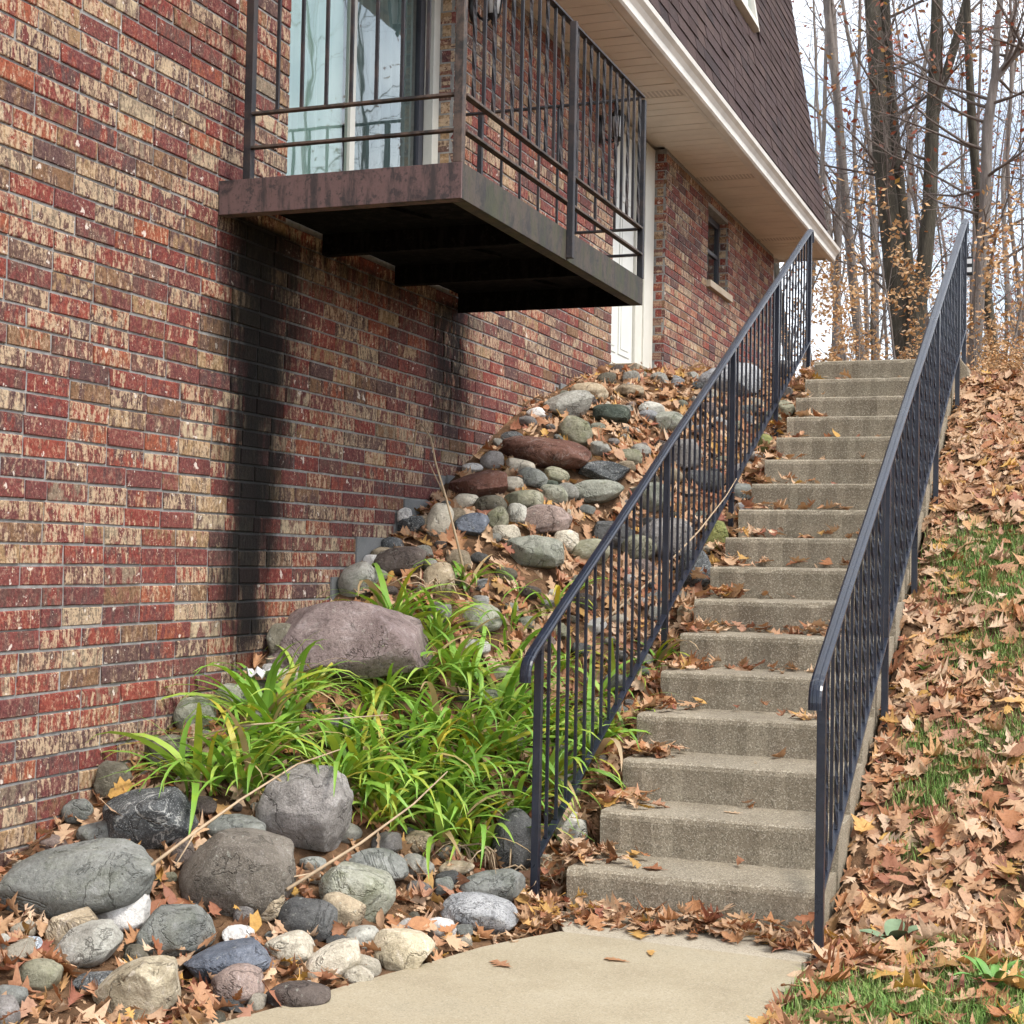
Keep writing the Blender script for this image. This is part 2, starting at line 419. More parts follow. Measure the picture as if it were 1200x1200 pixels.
M = {}
M['brick'] = mat_brick('brick_single', False)
M['brick_far'] = mat_brick('brick_joined', True)
M['mortar'] = mat_mortar()
M['step'] = mat_concrete('step_concrete', [(.175, .143, .102), (.25, .212, .154), (.33, .285, .213)], .8, .6)
M['path'] = mat_concrete('path_concrete', [(.275, .23, .155), (.33, .282, .195), (.38, .33, .238)], .35, .35)
M['path_rough'] = mat_concrete('path_rough_concrete', [(.30, .26, .20), (.36, .315, .24), (.42, .37, .29)], .6, .3)
M['foundation'] = mat_concrete('foundation_concrete', [(.11, .115, .115), (.17, .175, .175), (.22, .22, .215)], .15, .5)
M['sill'] = mat_concrete('sill_stone', [(.36, .30, .22), (.44, .37, .28), (.5, .43, .33)], .1, .3)
RM = dict(
    gg=((.12, .125, .115), (.235, .24, .22), (.3, .31, .27), .25), dk=((.03, .033, .036), (.12, .125, .125), (.45, .46, .45), .5),
    bg=((.085, .075, .055), (.17, .155, .115), None, 0), br=((.075, .064, .052), (.165, .145, .12), (.33, .31, .27), .45),
    gp=((.14, .13, .12), (.27, .25, .235), (.08, .075, .07), .4), wh=((.42, .40, .37), (.66, .64, .61), None, 0),
    tn=((.22, .17, .11), (.40, .33, .23), None, 0), pg=((.23, .22, .19), (.42, .41, .36), (.15, .15, .13), .25),
    gn=((.17, .165, .115), (.33, .315, .225), None, 0), ls=((.30, .25, .16), (.56, .49, .36), None, 0),
    bl=((.055, .065, .085), (.15, .165, .195), (.3, .31, .34), .35), pk=((.16, .12, .105), (.31, .235, .20), (.09, .08, .08), .5),
    rb=((.06, .046, .04), (.13, .105, .09), None, 0), pb=((.33, .39, .46), (.52, .58, .64), None, 0),
    ds=((.05, .05, .05), (.125, .125, .12), (.25, .25, .24), .3), wt=((.34, .30, .23), (.58, .53, .43), (.16, .13, .09), .35),
    pm=((.19, .19, .15), (.33, .33, .265), (.12, .13, .10), .35), gr=((.20, .205, .21), (.42, .42, .42), (.05, .05, .055), .8),
    fb=((.12, .088, .084), (.23, .18, .168), None, 0), rd=((.105, .045, .032), (.20, .10, .07), (.05, .035, .03), .3),
    gm=((.16, .165, .135), (.31, .31, .26), (.09, .1, .075), .5), dg=((.03, .038, .03), (.075, .088, .065), None, 0),
    my=((.14, .14, .05), (.26, .26, .09), None, 0))
for k, (a, b, sp, sa) in RM.items():
    M['rock_'+k] = mat_rock('rock_'+k, a, b, sp, sa, moss={'my': .8, 'gn': .35, 'pm': .3, 'gm': .3, 'gg': .12}.get(k, 0), vein={'dk': .8, 'rd': .25, 'fb': .1}.get(k, 0))
M['litter'] = mat_leaf('fallen_leaf', LEAF_STOPS)
M['rail'] = mat_metal_paint('handrail_paint', (.012, .016, .028), (.03, .037, .058), .35, .16)
M['bal_metal'] = mat_metal_paint('balcony_rail_paint', (.012, .012, .016), (.06, .04, .034), .5, .5)
M['bal_rust'] = mat_metal_paint('balcony_rail_rust', (.016, .015, .015), (.11, .075, .058), .8, .6, .25)
M['bal_fascia'] = mat_metal_paint('balcony_front_primer', (.02, .017, .018), (.125, .075, .07), 1.0, .62)
M['bal_side'] = mat_metal_paint('balcony_side_algae', (.018, .016, .014), (.065, .05, .038), .8, .65, .8)
M['bal_under'] = mat_metal_paint('balcony_underside_shade', (.0025, .0025, .003), (.006, .005, .0045), .4, .8, 0.0, .08)  # steel darkened to near black: shade under the deck put into the colour

def plain(name, col, rough=.5, var=.2, scale=8.0, bump=.1, spec=.4, metal=0.0):
    t = T(name); p = t.pos()
    n = t.noise(p, scale, 5, .65)
    c = t.mix(t.step(n, .3, .75), col, tuple(q*(1-var) for q in col))
    return t.set(col=c, rough=rough, spec=spec, metal=metal, normal=t.bump(t.noise(p, scale*9, 3), bump, .004))
M['gutter'] = plain('gutter_white', (.72, .69, .63), .45, .22, 2.5)
M['soffit'] = plain('soffit_tan', (.74, .69, .61), .55, .15, 3.0)
def mat_vent():
    t = T('soffit_vent'); p = t.pos()
    x = t.sep(p)[0]
    w = t.ma('FRACT', t.ma('MULTIPLY', x, 28.0))
    c = t.mix(t.ma('LESS_THAN', t.ma('ABSOLUTE', t.ma('SUBTRACT', w, .5)), .28), (.70, .65, .58), (.46, .42, .37))
    return t.set(col=c, rough=.6)
M['vent'] = mat_vent()
M['white_trim'] = plain('white_trim', (.62, .60, .53), .5, .12, 3.0)
M['door_white'] = plain('door_white', (.66, .66, .61), .45, .08, 3.0)
M['black_metal'] = plain('black_lantern', (.012, .012, .013), .45, .3, 12)
M['frosted'] = plain('frosted_glass', (.75, .76, .76), .25, .1, 10)
M['dark_frame'] = plain('dark_window_frame', (.035, .035, .045), .4, .3, 6)
M['pale_frame'] = plain('pale_window_frame', (.50, .49, .44), .45, .15, 6)
def mat_curtain(name, a, b):
    t = T(name); p = t.pos(); x, y, z = t.sep(p)[:]
    f = t.ma('SINE', t.ma('ADD', t.ma('MULTIPLY', y, 52.0), t.ma('MULTIPLY', t.noise(p, 2.0, 2), 9.0)))
    return t.set(col=t.mix(t.step(f, -1.0, 1.0), a, b), rough=.9)
M['curtain'] = mat_curtain('curtain_teal', (.56, .70, .63), (.68, .80, .73))
M['curtain_dark'] = mat_curtain('curtain_grey', (.16, .21, .21), (.24, .30, .30))
def mat_glass():
    t = T('window_glass')
    g = t.N.new('ShaderNodeBsdfGlossy'); g.inputs['Roughness'].default_value = .015; g.inputs['Color'].default_value = (.92, .97, .97, 1)
    tr = t.N.new('ShaderNodeBsdfTransparent'); tr.inputs['Color'].default_value = (.86, .93, .91, 1)
    fr = t.N.new('ShaderNodeFresnel'); fr.inputs['IOR'].default_value = 1.5
    w = t.noise(t.pos(), 2.0, 2); t.L.new(t.bump(w, .03, .05), g.inputs['Normal'])
    mx = t.N.new('ShaderNodeMixShader')
    t.L.new(t.ma('MULTIPLY', fr.outputs[0], 1.9, clamp=True), mx.inputs[0]); t.L.new(tr.outputs[0], mx.inputs[1]); t.L.new(g.outputs[0], mx.inputs[2])
    t.L.new(mx.outputs[0], t.N['Material Output'].inputs['Surface'])
    return t.m
M['glass'] = mat_glass()
M['dark_room'] = plain('dark_interior', (.02, .022, .024), .8)

def mat_shingle(name, use_attr):
    t = T(name); p = t.pos(); sd = t.attr('seed') if use_attr else t.rand()
    c = t.ramp(sd, [(0, (.058, .038, .036)), (.25, (.082, .054, .052)), (.5, (.07, .048, .049)), (.75, (.098, .066, .060)), (1, (.048, .036, .038))], 'LINEAR')
    c = t.mix(t.step(t.noise(p, 160, 2, .6), .4, .65), c, t.hsv(c, .5, .85, .55))
    c = t.mix(t.ma('MULTIPLY', t.step(t.noise(p, 90, 3, .6), .6, .72), .6), c, (.19, .14, .125))
    return t.set(col=c, rough=.95, spec=.15, normal=t.bump(t.noise(p, 200, 2), .5, .004))
M['shingle'] = mat_shingle('roof_shingle_single', False)
M['shingle_far'] = mat_shingle('roof_shingle_joined', True)

def mat_ground():
    t = T('soil_and_mould'); p = t.pos()
    c = t.ramp(t.noise(p, 7.0, 7, .7), [(.3, (.055, .034, .021)), (.5, (.13, .075, .042)), (.7, (.25, .145, .08))])
    g = t.step(t.noise(p, 1.4, 4, .6), .52, .66)
    x, y, z = t.sep(p)[:]
    g = t.ma('MULTIPLY', g, t.step(x, -.9, -.6))
    c = t.mix(t.ma('MULTIPLY', g, .6), c, (.06, .075, .022))
    return t.set(col=c, rough=.95, spec=.1, normal=t.bump(t.noise(p, 40, 6, .7), .8, .03))
M['ground'] = mat_ground()

def mat_blade(name, stops):
    t = T(name); r = t.rand(); o = t.obj()
    z = t.sep(o)[1]
    c = t.ramp(r, stops)
    c = t.mix(t.ma('MULTIPLY', t.step(t.noise(t.vm('ADD', o, t.comb(t.ma('MULTIPLY', r, 50.0), 0, 0)), 9.0, 3), .5, .75), .5), c, t.hsv(c, .47, 1.1, 1.3))
    m = t.set(col=c, rough=.45, spec=.4)
    tr = t.N.new('ShaderNodeBsdfTranslucent'); t.put(tr.inputs['Color'], t.hsv(c, .48, 1.1, 1.2))
    mx = t.N.new('ShaderNodeMixShader'); mx.inputs[0].default_value = .25
    t.L.new(t.b.outputs[0], mx.inputs[1]); t.L.new(tr.outputs[0], mx.inputs[2])
    t.L.new(mx.outputs[0], t.N['Material Output'].inputs['Surface'])
    return m
M['lily'] = mat_blade('daylily_leaf', [(0, (.13, .26, .035)), (.25, (.22, .40, .06)), (.45, (.16, .33, .05)), (.66, (.33, .48, .09)), (.86, (.30, .36, .045)), (.93, (.48, .40, .055)), (.96, (.40, .30, .15)), (1, (.42, .31, .18))])
def mat_grass():
    t = T('grass_blade'); sd = t.attr('seed')
    c = t.ramp(sd, [(0, (.08, .17, .03)), (.4, (.14, .26, .05)), (.7, (.20, .29, .07)), (.9, (.25, .24, .10)), (1, (.32, .26, .14))])
    return t.set(col=c, rough=.6, spec=.3)
M['grass'] = mat_grass()
M['straw'] = plain('dry_stalk', (.42, .31, .20), .7, .35, 15)
M['mullein'] = plain('felted_leaf', (.19, .26, .15), .8, .25, 20, .3)
M['weed'] = plain('weed_leaf', (.12, .27, .05), .55, .3, 20, .2)
M['scrap'] = plain('white_plastic', (.72, .73, .74), .35, .15, 30, .3)

def mat_bark(name, a, b, c3):
    t = T(name); p = t.pos(); x, y, z = t.sep(p)[:]
    v = t.comb(t.ma('MULTIPLY', x, 9.0), t.ma('MULTIPLY', y, 9.0), t.ma('MULTIPLY', z, 1.8))
    n = t.noise(v, 1.5, 6, .7)
    c = t.ramp(n, [(.3, a), (.55, b), (.75, c3)])
    return t.set(col=c, rough=.95, spec=.15, normal=t.bump(n, .9, .05))
M['bark'] = mat_bark('bark_dark', (.04, .035, .028), (.082, .072, .055), (.14, .125, .098))
M['bark_pale'] = mat_bark('bark_pale', (.13, .112, .10), (.22, .19, .17), (.32, .285, .25))
M['bark_red'] = mat_bark('bark_twig', (.11, .085, .075), (.18, .145, .125), (.25, .21, .18))
M['beech'] = mat_leaf('beech_leaf', [(0, (.60, .39, .20)), (.35, (.54, .31, .14)), (.65, (.62, .43, .26)), (.85, (.46, .23, .09)), (1, (.36, .16, .07))])
M['oakleaf'] = mat_leaf('oak_leaf_hanging', [(0, (.34, .10, .06)), (.5, (.26, .085, .05)), (.8, (.40, .20, .09)), (1, (.48, .30, .10))])

# ------------------------------------------------------------------ terrain
def hz(x, y):
    """terrain height: rock bed on the left, stairs in the middle, leafy bank on the right"""
    x = np.asarray(x, float); y = np.asarray(y, float)
    zs = np.clip(.4836*(y-6.02), 0, 2.98)
    zw = np.interp(y, [0, 3.0, 4.0, 4.59, 5.09, 6.156, 7.1, 8.33, 9.72, 11.0, 12.0, 13.2, 16, 30, 80],
                   [-.02, .02, .13, .27, .44, .84, 1.19, 1.76, 2.40, 2.80, 3.0, 3.03, 3.03, 2.7, 2.5])
    xb = np.interp(y, [1.5, 3.2, 4.085, 5.0, 5.9, 6.2, 14], [-3.6, -2.9, -2.48, -2.18, -1.96, -2.08, -2.08])
    s = np.clip((x+3.72)/(xb+3.72), 0, 1); w = s*s*(3-2*s)
    left = zw*(1-w) + np.where(y < 6.2, np.maximum(zs-.05, -.012), zs-.05)*w
    lump = .025*np.sin(3.1*x+1.7*y)*np.sin(2.3*y-1.1*x+.6) + .012*np.sin(7.7*x-3*y)*np.cos(6.1*y+2*x)
    left = left + lump*np.clip(s*6, 0, 1)*np.clip((1-s)*5, 0, 1)
    edge = np.clip((x+.97)/.5, 0, 1)
    right = np.clip(.4836*(y-6.12), -.02, 2.86) + .03*edge + lump*edge*1.4 - .004
    right = right + .05*np.clip(x-.2, 0, 3)*np.clip((y-5)/4, 0, 1)
    fall = np.clip((y-15)/30, 0, 1)*.4
    mid = np.where(y < 6.05, -.05, zs-.30)
    z = np.where(x < xb, left, np.where(x > -.97, right - fall, mid))
    z = np.where((y > 13.2) & (x >= xb) & (x <= -.97), 2.86-fall, z)
    z = np.where((y < 5.6) & (x > -3.0) & (x <= -.97) & (x >= xb), -.05, z)
    return z
# ------------------------------------------------------------------ ground sheet
def axis(segs):
    a = []
    for lo, hi, st in segs: a += list(np.arange(lo, hi, st))
    return np.array(a+[segs[-1][1]])
gx = axis([(-400, -40, 60), (-40, -8, 4), (-8, -3.8, .6), (-3.8, .8, .05), (.8, 3, .2), (3, 12, 1), (12, 40, 4), (40, 400, 60)])
gy = axis([(-200, -20, 30), (-20, 0, 4), (0, 3, .3), (3, 13.6, .05), (13.6, 20, .5), (20, 60, 4), (60, 600, 60)])
GX, GY = np.meshgrid(gx, gy)
GZ = hz(GX, GY) + np.where((GX > -3.8) & (GX < 3), RNG.normal(0, .004, GX.shape), 0)
nx, ny = len(gx), len(gy)
idx = np.arange(nx*ny).reshape(ny, nx)
GF = np.stack([idx[:-1, :-1], idx[:-1, 1:], idx[1:, 1:], idx[1:, :-1]], -1).reshape(-1, 4)
ground = link('ground', np_mesh('ground', np.stack([GX, GY, GZ], -1).reshape(-1, 3), GF, M['ground'], True))
tag(ground, 'dark soil and leaf mould of the slope under rocks and leaves', 'ground', kind='structure')

# ------------------------------------------------------------------ pavement
PL = [(-4.9, -1.0), (-3.75, 1.0), (-3.05, 2.6), (-2.72, 3.5), (-2.5, 4.06), (-2.395, 4.342), (-2.326, 4.62), (-2.193, 5.017), (-2.1, 5.305), (-2.02, 5.479), (-1.915, 5.66)]
PR = [(-3.4, -1.0), (-2.3, 1.0), (-1.6, 2.6), (-1.2, 3.5), (-1.05, 4.12), (-1.01, 4.342), (-.985, 4.62), (-.965, 5.017), (-.95, 5.305), (-.955, 5.479), (-.975, 5.60)]
pv = MB()
def slab(rows):
    V, F = [], []; K = 11; n = len(rows)
    for (a, b) in rows:
        for k in range(9):
            s = k/8; V.append((a[0]+(b[0]-a[0])*s, a[1]+(b[1]-a[1])*s, random.uniform(-.001, .001)))
        V.append((b[0], b[1], -.1)); V.append((a[0], a[1], -.1))
    for i in range(n-1):
        for k in range(K): F.append((i*K+k, i*K+(k+1) % K, i*K+K+(k+1) % K, i*K+K+k))
    pv.add(V, F+[tuple(range(K))[::-1], tuple((n-1)*K+k for k in range(K))])
rows = list(zip(PL, PR))
slab(rows[:5])                                            # a control joint parts the two slabs
slab([((-2.4965, 4.07), (-1.0495, 4.13))]+rows[5:])
path = pv.build('path', M['path'], None, False)
tag(path, 'pale tan concrete path leading to the foot of the stairs', 'path', kind='structure')
ap = MB()
ap.add([(-1.905, 5.672, -.1), (-.968, 5.612, -.1), (-.965, 6.01, -.1), (-2.06, 6.01, -.1), (-1.905, 5.672, -.004), (-.968, 5.612, -.004), (-.965, 6.01, -.004), (-2.06, 6.01, -.004)], BOXF)
apron = ap.build('path_apron', M['path_rough'], None, False, .004)
tag(apron, 'rougher strip of concrete between the path and the lowest step', 'pavement', kind='structure')

# ------------------------------------------------------------------ house: wall
house = anchored('brick_house', (-3.7, 11.0, 0.0), 'red and tan brick house with a brown shingled mansard roof on the left', 'house')
Y0W, Y1W, ZTOP = 0.8, 18.66, 5.25
OPEN = [(6.57, 8.62, 3.10, 5.12), (11.97, 13.61, 3.02, 5.25), (15.25, 16.17, 4.31, 5.10)]
mw_ = MB()
cuts = [Y0W, 6.57, 8.62, 11.97, 13.61, 15.25, 16.17, Y1W]
XB, XF = -4.05, WALLX-.0075
for i in range(7):
    a, b = cuts[i], cuts[i+1]
    op = next((o for o in OPEN if abs(o[0]-a) < 1e-6), None)
    if op is None: mw_.box(XB, XF, a, b, -.6, ZTOP)
    else:
        mw_.box(XB, XF, a, b, -.6, op[2])
        if op[3] < ZTOP: mw_.box(XB, XF, a, b, op[3], ZTOP)
mw_.box(-12, XB, Y0W, Y1W-.002, -.6, ZTOP)
wall = mw_.build('wall', M['mortar'], house)

CH, BL, MJ = .08, .2577, .0105
zwall = lambda y: float(hz(-3.70, y))
def brick_geo(l, h, d=.03, c=.0035):
    """brick face with softened arrises; local x out of the wall, y along it, z up, centred"""
    a, b = l/2, h/2; V = []
    for x, i in ((-d, 0), (-c, 0), (0, c)):
        V += [(x, -a+i, -b+i), (x, a-i, -b+i), (x, a-i, b-i), (x, -a+i, b-i)]
    F = [(8, 9, 10, 11)]
    for r in (0, 4):
        for k in range(4): F.append((r+k, r+(k+1) % 4, r+4+(k+1) % 4, r+4+k))
    return V, F
bricks = []
nrow = int(ZTOP/CH)+1
for k in range(-2, nrow):
    z0, z1 = k*CH+.012, (k+1)*CH+.012
    if z1 > ZTOP: break
    y = Y0W + (k % 2)*BL*.5 + random.uniform(-.012, .012) - BL
    while y < Y1W:
        half = random.random() < .03
        L = BL*(.5 if half else 1.0)
        a, b = max(y, Y0W), min(y+L, Y1W)
        y += L
        if b-a < .03: continue
        spans = [(a, b)]
        for (o0, o1, oz0, oz1) in OPEN:
            if z1 <= oz0+.02 or z0 >= oz1-.02: continue
            ns = []
            for (p, q) in spans:
                if q <= o0 or p >= o1: ns.append((p, q)); continue
                if p < o0-.03: ns.append((p, o0+MJ*.5))
                if q > o1+.03: ns.append((o1-MJ*.5, q))
            spans = ns
        for (p, q) in spans:
            if z1 < zwall((p+q)/2)-.12: continue
            bricks.append(((p+q)/2, (z0+z1)/2, q-p-MJ, CH-MJ))
# stepped foundation takes the place of the lowest bricks up the slope
FOUND = [(7.12, 7.40, 1.33), (7.40, 8.00, 1.53), (8.00, 8.62, 1.77), (8.62, 9.24, 1.94), (9.24, 9.84, 2.15), (9.84, 10.7, 2.40), (10.7, 11.97, 2.74)]
def found_top(y):
    for a, b, z in FOUND:
        if a <= y < b: return z
    return -9
bricks = [b for b in bricks if b[1] > found_top(b[0])]
def on_screen(p):
    d = Vector(p)-EYE; w = d.dot(FWD)
    if w < .2: return False
    return abs(d.dot(RIGHT)/w) < .34 and abs(d.dot(UP)/w) < .34
bricks.sort(key=lambda b: (not on_screen((WALLX, b[0], b[1])), (Vector((WALLX, b[0], b[1]))-EYE).length))
protos = []
for j in range(12):
    V, F = brick_geo(BL-MJ, CH-MJ)
    V = [(v[0]+random.uniform(-.0018, .0018), v[1]+random.uniform(-.003, .003), v[2]+random.uniform(-.0024, .0024)) for v in V]
    protos.append(np_mesh('brick', V, F, M['brick']))
far = MB()
for i, (yc, zc, l, h) in enumerate(bricks):
    px = WALLX + random.uniform(-.0025, .002); zz = zc+random.uniform(-.0012, .0012)+.0022*math.sin(yc*1.9+zc*3)
    if i < 300:
        me = random.choice(protos) if abs(l-(BL-MJ)) < 1e-4 else np_mesh('brick', *brick_geo(l, h), M['brick'])
        link('brick', me, wall, (px, yc, zz), (random.gauss(0, .002), 0, random.gauss(0, .004)))
    else:
        V, F = brick_geo(l, h)
        far.add([(v[0]+px, v[1]+yc+random.uniform(-.0025, .0025), v[2]+zz+random.uniform(-.002, .002)) for v in V], F, random.random())
# brick ends lining the openings (they face the viewer)
rev = MB()
for (o0, o1, oz0, oz1) in OPEN:
    k0 = int((oz0-.012)/CH)
    for k in range(k0, nrow):
        z0, z1 = k*CH+.012+MJ/2, (k+1)*CH+.012-MJ/2
        if z0 < oz0-.01 or z1 > min(oz1+.03, ZTOP): continue
        x0 = -3.835 if k % 2 else -3.79
        rev.box(x0, WALLX-.031, o1-.001, o1+.05, z0, z1, (random.choice([.9, .95, .99, .985, .76]) if k % 2 else random.choice([.02, .3, .4, .7, .8, .92])))
        if k % 2 == 0: rev.box(-3.84, x0-.008, o1+.001, o1+.05, z0, z1, random.choice([.99, .1, .95]))
b = rev.build('reveal_bricks', M['brick_far'], house, seeds=True); b['kind'] = 'stuff'
b = far.build('brick_field', M['brick_far'], wall, seeds=True); b['kind'] = 'stuff'
for (a, c, z) in FOUND:
    m = MB(); m.box(WALLX-.004, WALLX+.012, a, c-.003, z-.75, z+random.uniform(-.01, .01)); m.build('foundation_block', M['foundation'], house, False, .004)

# ------------------------------------------------------------------ house: sliding door
m = MB()
XD = -3.815
m.box(XD-.05, XD+.012, 8.525, 8.617, 3.101, 5.118)
m.box(XD-.05, XD+.012, 6.572, 6.62, 3.101, 5.118)
m.box(XD-.05, XD+.012, 6.621, 8.524, 5.05, 5.118)
m.box(XD-.05, XD+.012, 6.621, 8.524, 3.101, 3.135)
slider = m.build('sliding_door', M['pale_frame'], house, bevel=.003)
slider['label'] = 'tall glass sliding door with teal curtain behind the balcony rail'
def pane(name, q, parent):
    """a sheet of glass facing out of the wall"""
    return link(name, np_mesh(name, q, [(0, 1, 2, 3)], M['glass']), parent)
def sash(y0, y1, x, w, mat):
    q = MB(); q.box(x-.035, x, y0, y0+w, 3.137, 5.048); q.box(x-.035, x, y1-w, y1, 3.137, 5.048)
    q.box(x-.035, x, y0+w+.001, y1-w-.001, 4.98, 5.048); q.box(x-.035, x, y0+w+.001, y1-w-.001, 3.137, 3.21)
    q.build('sash', mat, slider, bevel=.002)
    pane('pane', [(x-.018, y0+w, 3.2), (x-.018, y1-w, 3.2), (x-.018, y1-w, 4.99), (x-.018, y0+w, 4.99)], slider)
sash(6.622, 7.535, XD-.012, .06, M['pale_frame'])
sash(7.50, 8.523, XD-.05, .06, M['dark_frame'])
def curtain(name, y0, y1, x, mat, n=60, amp=.018):
    V, F = [], []
    for i in range(n+1):
        yy = y0+(y1-y0)*i/n; dx = amp*math.sin(yy*55+2*math.sin(yy*9))
        V += [(x+dx, yy, 3.14), (x+dx, yy, 5.05)]
    for i in range(n): F.append((2*i, 2*i+2, 2*i+3, 2*i+1))
    return link(name, np_mesh(name, V, F, mat, True), slider)
curtain('curtain', 6.63, 7.56, XD-.09, M['curtain'])
curtain('curtain', 7.58, 8.52, XD-.12, M['curtain_dark'])
m = MB(); m.box(-4.04, -4.03, 6.6, 8.6, 3.1, 5.12); m.build('room_backdrop', M['dark_room'], slider)

# ------------------------------------------------------------------ house: entry door
m = MB(); m.box(-3.87, -3.835, 12.08, 13.02, 3.06, 5.16)
door = m.build('entry_door', M['door_white'], house, bevel=.003)
door['label'] = 'white panelled entry door under the eave'
for (a, b_) in ((12.18, 12.51), (12.59, 12.92)):
    for (c, d_) in ((3.22, 3.75), (3.85, 4.45), (4.55, 5.02)):
        q = MB(); q.box(-3.834, -3.827, a, b_, c, d_); q.box(-3.8265, -3.822, a+.05, b_-.05, c+.05, d_-.05); q.build('door_panel', M['door_white'], door, bevel=.003)
q = MB(); q.box(-3.90, -3.81, 13.03, 13.14, 3.05, 5.24); q.box(-3.90, -3.825, 13.142, 13.30, 3.05, 5.24); q.box(-3.90, -3.81, 13.302, 13.60, 3.05, 5.24)
q.build('door_casing', M['white_trim'], door, bevel=.003)
q = MB(); q.box(-3.90, -3.81, 11.98, 12.07, 3.05, 5.24); q.build('door_casing', M['white_trim'], door, bevel=.003)
q = MB(); q.box(-3.90, -3.81, 12.08, 13.02, 5.17, 5.245); q.build('door_header', M['white_trim'], door, bevel=.003)
q = MB(); q.lathe((-3.80, 12.18, 4.02), [(.02, -.03), (.028, 0), (.02, .03)], 10); q.build('door_knob', M['black_metal'], door, True)
m = MB(); m.box(-3.95, -3.46, 11.9, 13.75, 2.86, 3.045); m.build('door_step', M['step'], house, bevel=.008)

# ------------------------------------------------------------------ house: small window
m = MB()
m.box(-3.84, -3.80, 15.255, 15.32, 4.34, 5.095); m.box(-3.84, -3.80, 16.10, 16.165, 4.34, 5.095)
m.box(-3.84, -3.80, 15.321, 16.099, 5.03, 5.095); m.box(-3.84, -3.80, 15.321, 16.099, 4.34, 4.40); m.box(-3.84, -3.802, 15.321, 16.099, 4.70, 4.74)
win = m.build('window', M['dark_frame'], house, bevel=.003)
win['label'] = 'dark framed window set in the brick below the eave'
pane('pane', [(-3.822, 15.32, 4.4), (-3.822, 16.1, 4.4), (-3.822, 16.1, 5.03), (-3.822, 15.32, 5.03)], win)
q = MB(); q.box(-4.0, -3.99, 15.26, 16.16, 4.32, 5.1); q.build('room_backdrop', M['dark_room'], win)
q = MB(); q.box(-3.85, -3.655, 15.2, 16.22, 4.255, 4.325); q.build('sill', M['sill'], win, bevel=.006)

# ------------------------------------------------------------------ house: soffit, gutter
m = MB(); m.box(-12, -3.12, Y0W, 19.0, 5.275, 5.40)
soffit = m.build('soffit', M['soffit'], house)
PW = .165; y = 3.0; vents = (6.1, 9.0, 12.0, 14.85, 17.7)
pan = np_mesh('soffit_panel', boxv(0, .585, .005, PW-.005, 0, .026), BOXF, M['soffit'])
pan_v = np_mesh('soffit_panel', boxv(0, .585, .005, PW-.005, 0, .026), BOXF, M['vent'])
while y < 18.95:
    v = any(abs(y+PW/2-q) < PW/2 for q in vents)
    o = link('soffit_panel', pan_v if v else pan, soffit, (-3.71, y, 5.25+random.uniform(-.0015, .0015)))
    y += PW
m = MB(); m.box(-3.125, -3.10, Y0W, 19.0, 5.225, 5.49); m.build('fascia_board', M['gutter'], house, bevel=.003)
m = MB(); m.box(-4.4, -3.124, 19.0, 19.03, 5.225, 5.49); m.build('fascia_board', M['gutter'], house, bevel=.003)
prof = [(-3.098, 5.235), (-3.03, 5.225), (-3.015, 5.24), (-3.012, 5.29), (-2.99, 5.325), (-2.962, 5.35), (-2.955, 5.385), (-2.965, 5.392), (-2.972, 5.385), (-2.975, 5.36), (-3.00, 5.335), (-3.025, 5.295), (-3.03, 5.245), (-3.09, 5.25), (-3.09, 5.40), (-3.098, 5.40)]
V = []; F = []
ys = [Y0W+(19.05-Y0W)*i/8 for i in range(9)]
for yy in ys:
    for (a, b_) in prof: V.append((a, yy, b_-.006*(yy-10)*.5))
kk = len(prof)
for i in range(8):
    for j in range(kk): F.append((i*kk+j, i*kk+(j+1) % kk, i*kk+kk+(j+1) % kk, i*kk+kk+j))
F.append(tuple(8*kk+j for j in range(kk)))
m = MB(); m.add(V, F); gut = m.build('gutter', M['gutter'], house)
q = MB(); zc = -.006*9.05*.5
q.add([(-3.098, 19.05, 5.235+zc), (-3.03, 19.05, 5.225+zc), (-3.012, 19.05, 5.29+zc), (-2.962, 19.05, 5.35+zc), (-2.955, 19.05, 5.39+zc), (-3.098, 19.05, 5.40+zc),
       (-3.098, 19.056, 5.235+zc), (-3.03, 19.056, 5.225+zc), (-3.012, 19.056, 5.29+zc), (-2.962, 19.056, 5.35+zc), (-2.955, 19.056, 5.39+zc), (-3.098, 19.056, 5.40+zc)],
      [(0, 1, 2, 3, 4, 5), (11, 10, 9, 8, 7, 6)]+[(i, (i+1) % 6, 6+(i+1) % 6, 6+i) for i in range(6)])
q.build('gutter_cap', M['gutter'], gut)

# ------------------------------------------------------------------ house: mansard roof with shingles
MS = .166
def man(y, s, out=0.0):
    """point on the mansard: s metres up the slope, out metres off it"""
    L = math.hypot(1, MS); return Vector((-3.07-MS*s/L+out/L, y, 5.42+s/L+out*MS/L))
YE, YS, SH = 18.85, 3.0, 4.6
m = MB()
a, b_, c, d_ = man(YS, 0, -.01), man(YE, 0, -.01), man(YE, SH, -.01), man(YS, SH, -.01)
m.add([a, b_, c, d_, (-12, YS, 5.42), (-12, YE, 5.42), (-12, YE, c.z), (-12, YS, c.z)], [(0, 1, 2, 3), (1, 5, 6, 2), (0, 3, 7, 4), (3, 2, 6, 7), (4, 7, 6, 5)])
roof = m.build('roof', M['shingle_far'], house)
roof['label'] = 'steep brown shingled mansard roof above the white gutter'
EX, TW = .135, .29
DW = (14.5, 15.55, 6.93, 8.3)
tabs = []
r = 0; s = .0
